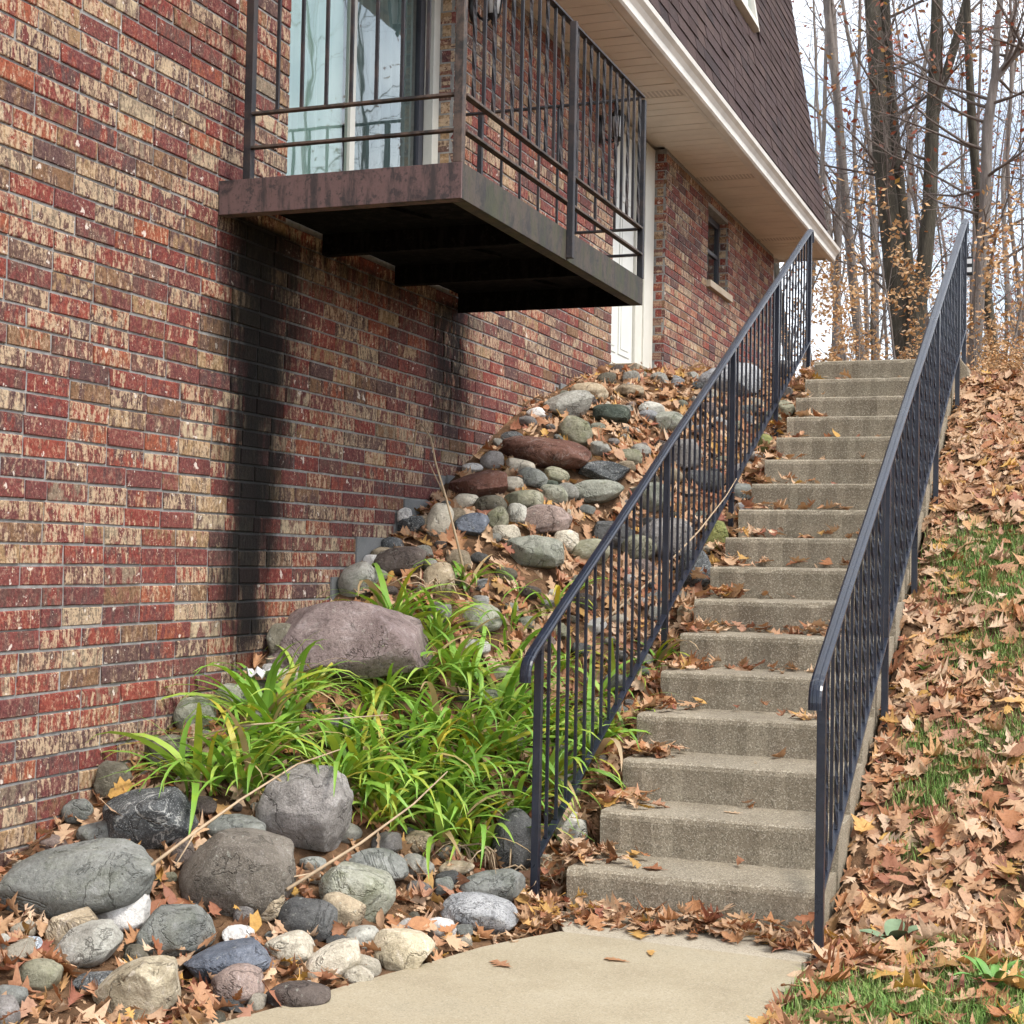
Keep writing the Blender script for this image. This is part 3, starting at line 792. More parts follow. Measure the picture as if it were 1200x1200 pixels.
while s < 4.4:
    y = 7.2 + (r % 3)*TW/3 + random.uniform(-.02, .02)
    while y < YE-.02:
        b2 = min(y+TW, YE)
        zc_ = man(y, s).z
        if not (b2 > DW[0] and y < DW[1] and zc_+EX > DW[2] and zc_ < DW[3]) and b2-y > .04: tabs.append((y, b2, s))
        y += TW
    s += EX; r += 1
tabs.sort(key=lambda q: (not on_screen(man(q[0], q[2])), (man(q[0], q[2])-EYE).length))
def tab_geo(l):
    return [(0, .004, .012), (0, l-.004, .012), (EX*1.06, l-.003, .004), (EX*1.06, .003, .004), (0, .004, 0), (0, l-.004, 0), (EX*1.06, l-.003, -.004), (EX*1.06, .003, -.004)]
TF = [(0, 1, 2, 3), (0, 4, 5, 1), (1, 5, 6, 2), (3, 2, 6, 7), (0, 3, 7, 4)]
def tab_w(v, y, s): return man(y+v[1], s+v[0], v[2])
full = np_mesh('shingle', [man(v[1], v[0], v[2])-man(0, 0) for v in tab_geo(TW)], TF, M['shingle'])
sj = MB()
for i, (y, b2, s) in enumerate(tabs):
    o = random.uniform(0, .006)
    if i < 300:
        me = full if abs(b2-y-TW) < 1e-4 else np_mesh('shingle', [man(v[1], v[0], v[2])-man(0, 0) for v in tab_geo(b2-y)], TF, M['shingle'])
        link('shingle', me, roof, man(y, s, o))
    else: sj.add([man(y+v[1], s+v[0], v[2]+o) for v in tab_geo(b2-y)], TF, random.random())
b = sj.build('shingle_field', M['shingle_far'], roof, seeds=True); b['kind'] = 'stuff'
m = MB()
def mbox(mb, y0, y1, z0, z1, o0, o1):
    P = []
    L = math.hypot(1, MS)
    for o in (o0, o1):
        for (yy, zz) in ((y0, z0), (y1, z0), (y1, z1), (y0, z1)): P.append(man(yy, (zz-5.42)*L, o))
    mb.add(P, BOXF)
mbox(m, DW[0], DW[0]+.07, DW[2], DW[3], -.03, .06); mbox(m, DW[1]-.07, DW[1], DW[2], DW[3], -.03, .06)
mbox(m, DW[0]+.071, DW[1]-.071, DW[2], DW[2]+.07, -.03, .07); mbox(m, DW[0]+.071, DW[1]-.071, DW[3]-.07, DW[3], -.03, .06)
rw = m.build('roof_window', M['white_trim'], roof, bevel=.004)
rw['label'] = 'pale window set into the mansard roof at the top of the picture'
LL = math.hypot(1, MS)
pane('window_pane', [man(DW[0]+.07, (DW[2]+.07-5.42)*LL, .025), man(DW[1]-.07, (DW[2]+.07-5.42)*LL, .025), man(DW[1]-.07, (DW[3]-.07-5.42)*LL, .025), man(DW[0]+.07, (DW[3]-.07-5.42)*LL, .025)], roof)
m = MB(); mbox(m, DW[0]+.07, DW[1]-.07, DW[2]+.07, DW[3]-.07, -.06, -.05); m.build('window_blind', M['frosted'], roof)

# ------------------------------------------------------------------ balcony
bal = anchored('balcony', (-3.1, 7.3, 2.95), 'rusty dark steel balcony with barred railing bolted to the brick wall', 'balcony')
BX, BY0, BY1, BZ0, BZ1 = -2.514, 5.947, 8.745, 2.955, 3.11
m = MB(); m.box(-3.698, BX, BY0, BY0+.012, BZ0, BZ1); m.box(-3.698, BX-.013, BY0+.0125, BY0+.07, BZ0, BZ0+.01); m.build('front_fascia', M['bal_fascia'], bal, bevel=.002)
m = MB(); m.box(BX-.012, BX, BY0+.0125, BY1-.0005, BZ0, BZ1); m.box(BX-.07, BX-.0125, BY0+.071, BY1-.013, BZ0, BZ0+.01); m.build('side_fascia', M['bal_side'], bal, bevel=.002)
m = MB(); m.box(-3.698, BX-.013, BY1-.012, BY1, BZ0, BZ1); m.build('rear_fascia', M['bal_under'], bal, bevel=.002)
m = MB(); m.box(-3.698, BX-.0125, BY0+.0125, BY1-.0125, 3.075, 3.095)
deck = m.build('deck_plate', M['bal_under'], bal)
for yy in (6.95, 7.82):
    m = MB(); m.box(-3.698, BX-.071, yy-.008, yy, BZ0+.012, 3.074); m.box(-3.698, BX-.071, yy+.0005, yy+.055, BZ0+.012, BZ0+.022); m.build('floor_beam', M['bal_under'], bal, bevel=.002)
for (yy) in (6.45, 7.38, 8.3):
    m = MB(); m.bar((-3.2, yy-.28, 3.066), (-3.0, yy+.28, 3.066), .02, .015); m.build('brace_rod', M['bal_under'], bal)
def post(x, y, z0, z1, w=.038, mat='bal_metal'):
    m = MB(); m.box(x-w/2, x+w/2, y-w/2, y+w/2, z0, z1); return m.build('post', M[mat], bal, bevel=.003)
XI, TOPZ, R1, R2 = BX-.008, 4.19, 3.408, 3.254
post(-3.565, BY0+.03, BZ1-.02, TOPZ-.012)
post(BX-.022, BY0+.02, BZ1+.001, TOPZ-.012, .04, 'bal_rust')
post(BX+.018, 7.34, BZ0+.01, TOPZ-.012, .034)
post(BX-.012, BY1-.02, BZ1+.001, TOPZ-.012, .036)
post(-3.565, BY1-.02, BZ1+.001, TOPZ-.012, .03)
def rail(a, b, w=.034, h=.012, mat='bal_rust', name='rail'):
    m = MB(); m.bar(a, b, w, h); return m.build(name, M[mat], bal, bevel=.002)
for z, mt in ((R1, 'bal_rust'), (R2, 'bal_rust'), (TOPZ, 'bal_metal')):
    rail((-3.545, BY0+.025, z), (BX-.043, BY0+.025, z), mat=mt)
    rail((BX-.010, BY0+.042, z), (BX-.010, BY1-.039, z), mat=mt)
    rail((-3.69 if z == TOPZ else -3.545, BY1-.02, z), (BX-.031, BY1-.02, z), mat='bal_metal')
bx_ = -3.545+.122
while bx_ < BX-.08:
    m = MB(); m.bar((bx_, BY0+.025, R1+.007), (bx_, BY0+.025, TOPZ-.007), .014, n=1); m.build('baluster', M['bal_metal'], bal)
    m = MB(); m.bar((bx_, BY1-.02, R1+.007), (bx_, BY1-.02, TOPZ-.007), .014); m.build('baluster', M['bal_metal'], bal)
    bx_ += .122
yb = BY0+.14; i = 0
while yb < BY1-.08:
    if abs(yb-7.34) > .04:
        m = MB(); m.bar((BX-.010, yb, R1+.007), (BX-.010, yb, TOPZ-.007), .0145, twist=(0 if i % 2 else 9.0), n=(1 if i % 2 else 26)); m.build('baluster', M['bal_metal'], bal)
    yb += .1165; i += 1

# ------------------------------------------------------------------ wall lanterns
def lantern(y, z, label):
    L = anchored('wall_lantern', (WALLX, y, z), label, 'lantern', 'wall lanterns')
    m = MB(); m.lathe((0, 0, 0), [(.005, 0), (.055, .006), (.06, .012), (.03, .03)], 14)
    me = m.mesh('backplate', M['black_metal'], True); o = link('backplate', me, L, (WALLX, y, z), (0, math.pi/2, 0), (1, 1, 1))
    o.scale = (2.0, 1.0, 1.0)
    x = WALLX+.15
    m = MB(); m.tube([(WALLX+.02, y, z-.03), (WALLX+.06, y, z-.09), (WALLX+.11, y, z-.11), (x, y, z-.085)], .009, 8); m.build('arm', M['black_metal'], L, True)
    m = MB(); m.lathe((x, y, z), [(.006, -.15), (.016, -.13), (.012, -.115), (.04, -.09), (.045, -.08), (.035, -.075)], 8); m.lathe((x, y, z), [(.07, .085), (.066, .095), (.035, .13), (.012, .15), (.016, .165), (.004, .19)], 8); m.build('cage_cap', M['black_metal'], L)
    m = MB()
    for j in range(6):
        a = j*math.pi/3; c, s = math.cos(a), math.sin(a); m.bar((x+.043*c, y+.043*s, z-.08), (x+.066*c, y+.066*s, z+.088), .007)
    m.build('cage', M['black_metal'], L)
    m = MB(); m.lathe((x, y, z), [(.034, -.074), (.052, .083)], 12); m.build('glass_chimney', M['frosted'], L, True)
lantern(11.55, 4.87, 'black wall lantern between the balcony and the white door')
lantern(8.86, 4.93, 'black wall lantern beside the sliding door at the top edge of the picture')

# ------------------------------------------------------------------ stairs
RISE, TREAD, SY0, SXL, SXR, NST = .177, .366, 6.0, -2.03, -.97, 17
stairs = anchored('concrete_stairs', (-1.5, 6.0, 0), 'long straight flight of weathered concrete steps up the leafy slope', 'stairs')
for i in range(NST):
    zt = RISE*(i+1)+random.uniform(-.004, .004); yf = SY0+TREAD*i; zb = zt-RISE-.3
    yb = yf+TREAD+.04 if i < NST-1 else yf+1.9
    xl, xr = SXL+.035*(i < 3)+random.uniform(-.012, .012), SXR+random.uniform(-.008, .008)
    nseg = 22; prof = [(0.010, -.33), (.006, -.10), (.0, -.03), (.004, -.010), (.016, -.001), (.05, 0.0), (.2, .002), (yb-yf, .006)]
    V, F = [], []; kk = len(prof)+1
    for j in range(nseg+1):
        x = xl+(xr-xl)*j/nseg
        e = .004*math.sin(x*13+i*2.1)+.0025*math.sin(x*41+i)+random.gauss(0, .0012)
        for q, (dy, dz) in enumerate(prof):
            chip = random.random() < .05 and q in (3, 4)
            V.append((x, yf+dy+(e if q < 6 else 0)+(.006 if chip else 0), zt+dz+random.gauss(0, .0008)-(.005 if chip else 0)))
        V.append((x, yb, zb))
    for j in range(nseg):
        for q in range(kk): F.append((j*kk+q, j*kk+(q+1) % kk, j*kk+kk+(q+1) % kk, j*kk+kk+q))
    F += [tuple(range(kk))[::-1], tuple(nseg*kk+q for q in range(kk))]
    m = MB(); m.add(V, F); m.build('step', M['step'], stairs)
m = MB()
yt = SY0+TREAD*16
m.add([(-.955, yt+.1, 2.6), (-.80, yt+.1, 2.6), (-.80, yt+.9, 2.6), (-.955, yt+.9, 2.6), (-.955, yt+.1, 3.02), (-.90, yt+.1, 2.95), (-.90, yt+.9, 2.98), (-.955, yt+.9, 3.03)], BOXF)
m.build('cheek_block', M['step'], stairs, bevel=.01)

# ------------------------------------------------------------------ handrails
def handrail(X, y0, y1, z_top0, slope, z_bot0, posts, label, twisted, sp=.124):
    h = anchored('handrail', (X, y0, 0), label, 'handrail', 'handrails of the stairs')
    zt = lambda y: z_top0+slope*(y-y0)
    zb = lambda y: z_bot0+slope*(y-y0)
    P = []
    for k in range(7):                                   # scroll curling down at the lower end
        P.append((X, y0-.02-.055*math.sin(math.pi*(1-k/6)*.55), zt(y0-.03)-.10*(1-k/6)**1.6))
    n = 40
    for k in range(n+1):
        y = y0+(y1-y0)*k/n; P.append((X, y, zt(y)+.0025*math.sin(y*3.3)))
    for k in range(1, 6): P.append((X, y1+.05*math.sin(k/5*1.5), zt(y1)+.02*k/5-.11*(k/5)**2.2))
    pr = [(-.024, -.006), (-.024, .004), (-.016, .008), (-.008, .008), (-.006, .013), (.006, .013), (.008, .008), (.016, .008), (.024, .004), (.024, -.006), (.012, -.006), (.012, -.013), (-.012, -.013), (-.012, -.006)]
    m = MB(); m.sweep(P, pr, (1, 0, 0)); m.build('top_rail', M['rail'], h)
    m = MB(); m.bar((X, posts[0][0]+.017, zb(posts[0][0]+.017)), (X, posts[-1][0]-.017, zb(posts[-1][0]-.017)), .032, .011); m.build('bottom_rail', M['rail'], h, bevel=.002)
    for (y, z) in posts:
        m = MB(); m.box(X-.016, X+.016, y-.016, y+.016, z, zt(y)-.015); m.build('post', M['rail'], h, bevel=.002)
    ys_ = [p[0] for p in posts]; i = 0
    for a, b in zip(ys_[:-1], ys_[1:]):
        k = max(1, round((b-a)/sp)-1)
        for j in range(k):
            y = a+(b-a)*(j+1)/(k+1); tw = twisted and i % 2 == 0; i += 1
            m = MB(); m.bar((X, y, zb(y)+.007), (X, y, zt(y)-.012), .0125, twist=(11.0 if tw else 0), n=(24 if tw else 1)); m.build('baluster', M['rail'], h)
    return h
handrail(-2.15, 5.93, 12.30, 1.046, .4836, .15, [(6.02, -.12), (8.01, .9), (9.58, 1.55), (10.99, 2.2), (12.30, 2.75)],
         'black iron handrail with plain balusters on the rock garden side of the stairs', False)
handrail(-.93, 5.62, 12.02, 1.024, .4765, .19, [(5.70, -.12), (7.52, .55), (8.76, 1.15), (9.93, 1.75), (11.47, 2.45), (12.02, 2.6)],
         'black iron handrail with twisted balusters on the leafy bank side of the stairs', True)
lb = anchored('key_lockbox', (-.90, 12.06, 3.72), 'small dark lockbox hanging at the top of the right handrail', 'lockbox')
m = MB(); m.box(-.922, -.872, 12.045, 12.075, 3.66, 3.80); m.build('body', M['black_metal'], lb, bevel=.006)
m = MB(); m.tube([(-.912, 12.06, 3.80), (-.912, 12.06, 3.88), (-.905, 12.06, 3.905), (-.89, 12.06, 3.905), (-.882, 12.06, 3.88), (-.882, 12.06, 3.80)], .0045, 6); m.build('shackle', M['black_metal'], lb, True)
for zz in (3.765, 3.70):
    m = MB(); m.box(-.915, -.88, 12.040, 12.0445, zz-.018, zz+.018); m.build('label_window', M['frosted'], lb)
# centre x y z, half sizes, tilt, stone type, angular, label
ROCKS = [
    (-3.307, 4.548, 0.276, 0.28, 0.174, 0.122, 13.0, 'gg', 0, 'large smooth grey-green boulder, the longest stone at the lower left near the wall'),
    (-3.346, 4.993, 0.425, 0.174, 0.139, 0.129, 6.0, 'dk', 1, 'dark slate boulder with white veins just above the long grey-green boulder'),
    (-3.644, 4.972, 0.429, 0.059, 0.047, 0.049, 0.0, 'gg', 0, 'small dull green stone at the wall beside the white-veined dark boulder'),
    (-3.664, 5.177, 0.526, 0.071, 0.058, 0.078, -15.0, 'bg', 1, 'upright olive-brown stone leaning on the brick wall above the dark veined boulder'),
    (-3.498, 4.892, 0.372, 0.074, 0.059, 0.042, 8.0, 'gg', 0, 'pale grey-green stone tucked behind the long grey-green boulder'),
    (-2.927, 4.969, 0.275, 0.209, 0.167, 0.153, 0.0, 'br', 0, 'large rounded brown-grey boulder in front of the daylilies'),
    (-3.104, 5.24, 0.359, 0.112, 0.09, 0.059, 0.0, 'gg', 0, 'rounded grey stone just showing behind the large brown-grey boulder'),
    (-2.914, 5.459, 0.416, 0.189, 0.151, 0.179, 0.0, 'gp', 1, 'tall blocky pinkish-grey boulder standing against the daylilies'),
    (-3.162, 4.569, 0.205, 0.101, 0.081, 0.083, -8.0, 'wh', 1, 'bright white rock resting against the long grey-green boulder'),
    (-3.191, 4.355, 0.166, 0.097, 0.078, 0.069, 20.0, 'tn', 1, 'rough tan rock below the long grey-green boulder'),
    (-3.098, 4.288, 0.132, 0.121, 0.097, 0.067, 25.0, 'pg', 0, 'pale grey elongated stone slanting below the rough tan rock'),
    (-2.957, 4.578, 0.137, 0.132, 0.105, 0.097, 5.0, 'gg', 1, 'grey-green wedge-shaped rock right of the bright white rock'),
    (-3.089, 4.04, 0.094, 0.072, 0.058, 0.046, 0.0, 'gn', 0, 'small greenish cobble at the lower left edge below the pale elongated stone'),
    (-2.784, 4.157, 0.06, 0.152, 0.122, 0.094, 14.0, 'ls', 1, 'large angular cream limestone rock at the bottom of the picture'),
    (-2.695, 4.522, 0.066, 0.154, 0.123, 0.071, 12.0, 'bl', 1, 'dark blue-grey flat rock right of the angular limestone'),
    (-2.577, 4.377, 0.04, 0.085, 0.068, 0.06, 10.0, 'pk', 0, 'speckled pinkish-grey cobble in front of the dark blue-grey flat rock'),
    (-2.383, 4.433, 0.014, 0.11, 0.088, 0.038, 4.0, 'rb', 0, 'flat dark brown stone at the pavement edge'),
    (-2.977, 4.39, 0.083, 0.048, 0.039, 0.04, 0.0, 'bg', 0, 'small brown cobble between the grey-green wedge and the limestone'),
    (-3.01, 3.769, 0.056, 0.05, 0.04, 0.053, 0.0, 'gp', 0, 'grey cobble cut by the lower left corner of the picture'),
    (-3.081, 3.892, 0.066, 0.052, 0.042, 0.034, 0.0, 'gg', 0, 'low grey-green cobble at the left edge just above the corner cobble'),
    (-3.325, 4.147, 0.142, 0.031, 0.025, 0.033, 0.0, 'pg', 0, 'pale pebble at the left edge level with the rough tan rock'),
    (-3.257, 4.216, 0.134, 0.031, 0.025, 0.028, 0.0, 'pb', 0, 'small pale blue pebble among leaves left of the rough tan rock'),
    (-2.952, 4.17, 0.057, 0.09, 0.072, 0.03, 6.0, 'dk', 0, 'low dark stone half hidden behind the angular limestone'),
    (-2.839, 4.857, 0.147, 0.038, 0.034, 0.046, 0.0, 'gp', 0, 'small speckled upright pebble below the large brown-grey boulder'),
    (-2.777, 4.936, 0.159, 0.065, 0.052, 0.052, 5.0, 'tn', 0, 'pale tan cobble left of the dark round cobble'),
    (-2.625, 4.947, 0.121, 0.107, 0.086, 0.073, -4.0, 'ds', 0, 'smooth dark grey round cobble in the lower rock bed'),
    (-2.8, 4.747, 0.097, 0.06, 0.048, 0.036, 0.0, 'wh', 1, 'small white angular stone above the dark blue-grey flat rock'),
    (-2.591, 4.756, 0.067, 0.088, 0.071, 0.056, 5.0, 'wt', 0, 'mottled cream and brown cobble below the dark round cobble'),
    (-2.575, 5.124, 0.122, 0.088, 0.07, 0.063, -25.0, 'tn', 0, 'smooth tan cobble wedged right of the dark round cobble'),
    (-2.588, 5.275, 0.168, 0.145, 0.116, 0.106, -28.0, 'pm', 0, 'large pale mossy-grey boulder sloping down to the right in the lower bed'),
    (-2.666, 5.574, 0.204, 0.129, 0.103, 0.061, -6.0, 'gg', 0, 'grey-green boulder peeking out behind the large pale mossy boulder'),
    (-2.45, 5.021, 0.061, 0.067, 0.054, 0.046, 10.0, 'pg', 0, 'small pale grey cobble above the limestone lump by the pavement'),
    (-2.429, 4.746, 0.041, 0.105, 0.084, 0.058, 25.0, 'wt', 0, 'white speckled egg-shaped cobble slanting beside the pavement'),
    (-2.272, 4.987, 0.046, 0.105, 0.084, 0.075, -18.0, 'ls', 1, 'cream limestone lump beside the pavement edge'),
    (-2.276, 5.343, 0.042, 0.054, 0.043, 0.038, -10.0, 'wh', 0, 'small smooth white stone left of the pale granite cobble'),
    (-2.209, 5.562, 0.057, 0.148, 0.118, 0.076, -8.0, 'gr', 0, 'pale grey granite boulder beside the curve of the pavement'),
    (-2.322, 4.738, 0.01, 0.052, 0.042, 0.029, -6.0, 'wt', 0, 'small white stone at the pavement edge below the limestone lump'),
    (-2.34, 6.255, 0.215, 0.103, 0.113, 0.151, -4.0, 'ds', 0, 'tall dark grey boulder standing behind the foot of the left handrail'),
    (-2.279, 5.874, 0.099, 0.132, 0.105, 0.073, 6.0, 'gg', 0, 'grey stone lying under the tall dark boulder by the handrail'),
    (-2.455, 5.905, 0.152, 0.074, 0.059, 0.035, 6.0, 'tn', 1, 'flat tan slab of stone left of the tall dark boulder'),
    (-2.158, 6.508, 0.244, 0.076, 0.06, 0.076, 0.0, 'pg', 0, 'pale round stone just behind the foot of the left handrail'),
    (-2.436, 5.728, 0.113, 0.041, 0.033, 0.041, 0.0, 'gg', 0, 'small grey stone under the flat tan slab'),
    (-2.823, 5.343, 0.233, 0.053, 0.042, 0.03, 0.0, 'gg', 0, 'small flat grey stone right of the large brown-grey boulder'),
    (-2.633, 5.92, 0.24, 0.068, 0.054, 0.05, 0.0, 'tn', 0, 'tan stone half buried under the lowest daylily leaves'),
    (-3.172, 4.962, 0.308, 0.048, 0.045, 0.06, 0.0, 'rb', 0, 'brown stone between the veined dark boulder and the brown-grey boulder'),
    (-3.615, 5.736, 0.737, 0.088, 0.071, 0.081, -6.0, 'pm', 0, 'pale grey stone at the wall above the left end of the daylilies'),
    (-3.545, 5.414, 0.612, 0.087, 0.07, 0.077, 0.0, 'bg', 0, 'brownish stone at the wall left of the daylilies'),
    (-3.589, 5.99, 0.804, 0.087, 0.07, 0.053, 6.0, 'pm', 1, 'pale grey stone at the foot of the black wall stain'),
    (-3.524, 6.133, 0.824, 0.097, 0.077, 0.046, 0.0, 'bg', 0, 'brownish stone under the white scrap at the wall'),
    (-3.323, 6.66, 1.067, 0.433, 0.268, 0.22, 2.0, 'fb', 1, 'huge flat grey-purple boulder above the daylilies, the biggest stone of the slope'),
    (-3.621, 6.484, 1.013, 0.069, 0.07, 0.094, 0.0, 'bg', 0, 'narrow brown stone between the wall and the huge flat boulder'),
    (-3.608, 7.231, 1.307, 0.107, 0.086, 0.089, 20.0, 'pg', 0, 'pale stone at the wall above the left end of the huge flat boulder'),
    (-3.65, 7.505, 1.401, 0.06, 0.048, 0.046, 0.0, 'wh', 0, 'small white stone above the huge flat boulder near the wall'),
    (-3.499, 7.531, 1.409, 0.147, 0.117, 0.078, 6.0, 'rb', 0, 'dark brown flat stone above the huge flat boulder'),
    (-3.665, 7.597, 1.453, 0.079, 0.063, 0.042, -6.0, 'tn', 1, 'small tan slab at the wall above the dark brown flat stone'),
    (-3.655, 7.725, 1.502, 0.066, 0.053, 0.043, 0.0, 'dk', 0, 'small dark grey stone behind the tan slab'),
    (-3.656, 7.958, 1.617, 0.078, 0.062, 0.058, 20.0, 'dk', 1, 'small black angular stone at the wall, low in the pile'),
    (-3.665, 7.928, 1.674, 0.044, 0.04, 0.053, 0.0, 'wh', 0, 'small upright white pebble at the foundation block'),
    (-3.576, 8.016, 1.629, 0.044, 0.036, 0.049, 0.0, 'tn', 0, 'small beige pebble right of the black angular stone'),
    (-3.484, 8.036, 1.645, 0.078, 0.076, 0.102, -10.0, 'wt', 0, 'cream upright stone near the wall, left of the blue-grey block'),
    (-3.326, 8.14, 1.625, 0.102, 0.082, 0.073, -4.0, 'bl', 1, 'blue-grey squarish block in the middle of the rock slope'),
    (-3.236, 8.307, 1.671, 0.069, 0.055, 0.069, 0.0, 'gn', 0, 'yellow-green rounded stone right of the blue-grey block'),
    (-3.469, 8.557, 1.877, 0.174, 0.139, 0.087, 6.0, 'rd', 1, 'red-brown angular rock with ridges high in the pile near the wall'),
    (-3.483, 8.394, 1.773, 0.086, 0.069, 0.045, 0.0, 'wt', 0, 'pale flat stone under the red-brown ridged rock'),
    (-3.335, 8.42, 1.754, 0.101, 0.08, 0.06, 4.0, 'bg', 0, 'brownish stone under the right end of the red-brown ridged rock'),
    (-3.31, 8.731, 1.892, 0.067, 0.054, 0.047, 0.0, 'wt', 0, 'small cream cobble right of the red-brown ridged rock'),
    (-3.191, 8.595, 1.777, 0.122, 0.098, 0.071, 8.0, 'gn', 0, 'pale green smooth stone in the middle of the cobbles'),
    (-3.173, 8.448, 1.701, 0.07, 0.056, 0.065, 0.0, 'pg', 0, 'grey round cobble left of the pink boulder'),
    (-3.157, 8.245, 1.586, 0.083, 0.067, 0.049, 0.0, 'wt', 0, 'flat two-toned pebble below the grey round cobble'),
    (-3.027, 8.547, 1.665, 0.151, 0.121, 0.096, 0.0, 'pk', 0, 'pink granite boulder in the middle of the rock slope'),
    (-2.975, 8.223, 1.481, 0.174, 0.14, 0.092, -4.0, 'gm', 0, 'grey-green speckled boulder just above the upper daylilies'),
    (-3.363, 9.0, 2.019, 0.096, 0.077, 0.048, -4.0, 'wt', 0, 'cream oval cobble under the long reddish boulder'),
    (-3.241, 8.888, 1.937, 0.095, 0.076, 0.063, -10.0, 'gg', 0, 'grey cobble under the middle of the long reddish boulder'),
    (-3.295, 9.281, 2.123, 0.279, 0.223, 0.098, -4.0, 'rd', 0, 'long reddish-brown boulder high on the rock slope'),
    (-3.534, 8.952, 2.054, 0.075, 0.06, 0.059, 0.0, 'gp', 0, 'small grey rock left of the long reddish boulder'),
    (-3.62, 8.825, 1.998, 0.069, 0.055, 0.032, 0.0, 'wh', 0, 'small pale stone above the red-brown ridged rock'),
    (-3.552, 9.336, 2.225, 0.078, 0.062, 0.044, 0.0, 'dk', 0, 'small black stone above the long reddish boulder'),
    (-3.557, 9.797, 2.426, 0.07, 0.056, 0.046, 8.0, 'wh', 0, 'bright white oval stone at the wall near the top of the pile'),
    (-3.406, 10.068, 2.52, 0.177, 0.142, 0.106, 8.0, 'pg', 1, 'jagged pale grey rock near the top of the pile'),
    (-3.429, 10.597, 2.662, 0.149, 0.119, 0.074, -6.0, 'tn', 0, 'tan boulder right of the jagged pale rock near the door'),
    (-3.15, 10.205, 2.458, 0.136, 0.109, 0.071, 0.0, 'dg', 0, 'smooth dark green oval stone near the top of the pile'),
    (-3.227, 9.676, 2.295, 0.119, 0.095, 0.096, -20.0, 'gn', 0, 'mossy tan-green round boulder above the long reddish boulder'),
    (-2.944, 9.447, 2.007, 0.17, 0.136, 0.071, -6.0, 'dk', 1, 'black and grey rock left of the upper handrail'),
    (-2.928, 9.169, 1.867, 0.176, 0.141, 0.075, 4.0, 'gm', 0, 'pale green flat boulder left of the handrail'),
    (-3.167, 9.106, 1.966, 0.086, 0.069, 0.054, -10.0, 'gn', 0, 'small light green stone under the long reddish boulder'),
    (-3.172, 8.945, 1.898, 0.074, 0.059, 0.037, 0.0, 'dg', 0, 'small dark green stone beside the light green one'),
    (-3.096, 8.86, 1.836, 0.089, 0.071, 0.068, 0.0, 'pm', 0, 'grey stone between the pale green boulder and the green smooth stone'),
    (-2.869, 9.749, 2.127, 0.079, 0.063, 0.056, 0.0, 'gn', 0, 'small mossy stone above the black and grey rock'),
    (-3.238, 10.931, 2.708, 0.114, 0.091, 0.051, 0.0, 'tn', 0, 'flat tan stone in the leaves below the door step'),
    (-2.884, 8.511, 1.546, 0.085, 0.068, 0.07, 0.0, 'wt', 0, 'cream round stone above the right end of the grey-green speckled boulder'),
    (-2.755, 8.566, 1.489, 0.12, 0.096, 0.08, 6.0, 'gn', 0, 'greenish cobble hidden behind the left handrail above the daylilies'),
    (-3.263, 7.531, 1.317, 0.091, 0.073, 0.095, 0.0, 'tn', 0, 'round tan stone wrapped in dry daylily leaves'),
    (-2.997, 7.49, 1.123, 0.103, 0.082, 0.076, 0.0, 'pm', 0, 'grey stone showing among the upper daylilies'),
    (-2.193, 8.835, 1.396, 0.105, 0.09, 0.12, 0.0, 'dk', 0, 'dark wet boulder against the side of the stairs halfway up'),
    (-2.183, 9.28, 1.601, 0.073, 0.079, 0.105, -10.0, 'my', 0, 'yellow-green mossy stone against the side of the stairs'),
    (-2.424, 9.126, 1.579, 0.193, 0.154, 0.135, 10.0, 'gp', 0, 'big bluish-grey boulder behind the balusters of the left handrail'),
    (-2.618, 10.14, 2.165, 0.15, 0.12, 0.11, 0.0, 'gp', 0, 'big grey boulder behind the upper balusters of the left handrail'),
    (-2.652, 11.733, 2.869, 0.258, 0.207, 0.139, 6.0, 'gr', 0, 'large pale granite boulder at the top of the slope by the brick wall'),
    (-2.171, 10.724, 2.276, 0.066, 0.059, 0.078, 0.0, 'my', 1, 'small bright mossy stone at the handrail post high on the stairs'),
    (-2.105, 9.77, 1.794, 0.066, 0.053, 0.049, 0.0, 'wh', 0, 'small white stone beside the steps halfway up'),
    (-2.179, 9.976, 1.903, 0.084, 0.067, 0.062, 0.0, 'gg', 0, 'small grey stone beside the steps above the white one'),
    (-2.142, 8.449, 1.156, 0.053, 0.042, 0.048, 0.0, 'tn', 0, 'small round tan stone beside the lower steps'),
    (-2.163, 11.392, 2.596, 0.083, 0.066, 0.07, 0.0, 'gn', 0, 'small green-grey stone beside the upper steps'),
    (-2.648, 9.453, 1.855, 0.136, 0.109, 0.109, 0.0, 'gm', 0, 'grey-green boulder behind the middle balusters of the left handrail'),
    (-2.719, 8.866, 1.601, 0.128, 0.103, 0.087, 0.0, 'ds', 0, 'dark grey boulder behind the handrail right of the grey-green speckled boulder'),
    (-2.418, 9.962, 1.981, 0.124, 0.099, 0.079, 0.0, 'ds', 0, 'dark stone behind the balusters beside the upper steps'),
    (-3.005, 10.713, 2.542, 0.105, 0.084, 0.074, 0.0, 'pg', 0, 'pale stone in the leaves left of the upper handrail'),
    (-2.837, 10.611, 2.444, 0.122, 0.097, 0.079, 0.0, 'gm', 0, 'mossy grey stone behind the upper handrail'),
    (-2.3, 12.15, 3.0, .085, .07, .065, 0.0, "gp", 0, "small grey stone at the head of the stairs"),
    (-2.566, 8.914, 1.522, 0.113, 0.09, 0.087, 0.0, 'gn', 0, 'greenish round stone behind the lower balusters above the daylilies'),
]
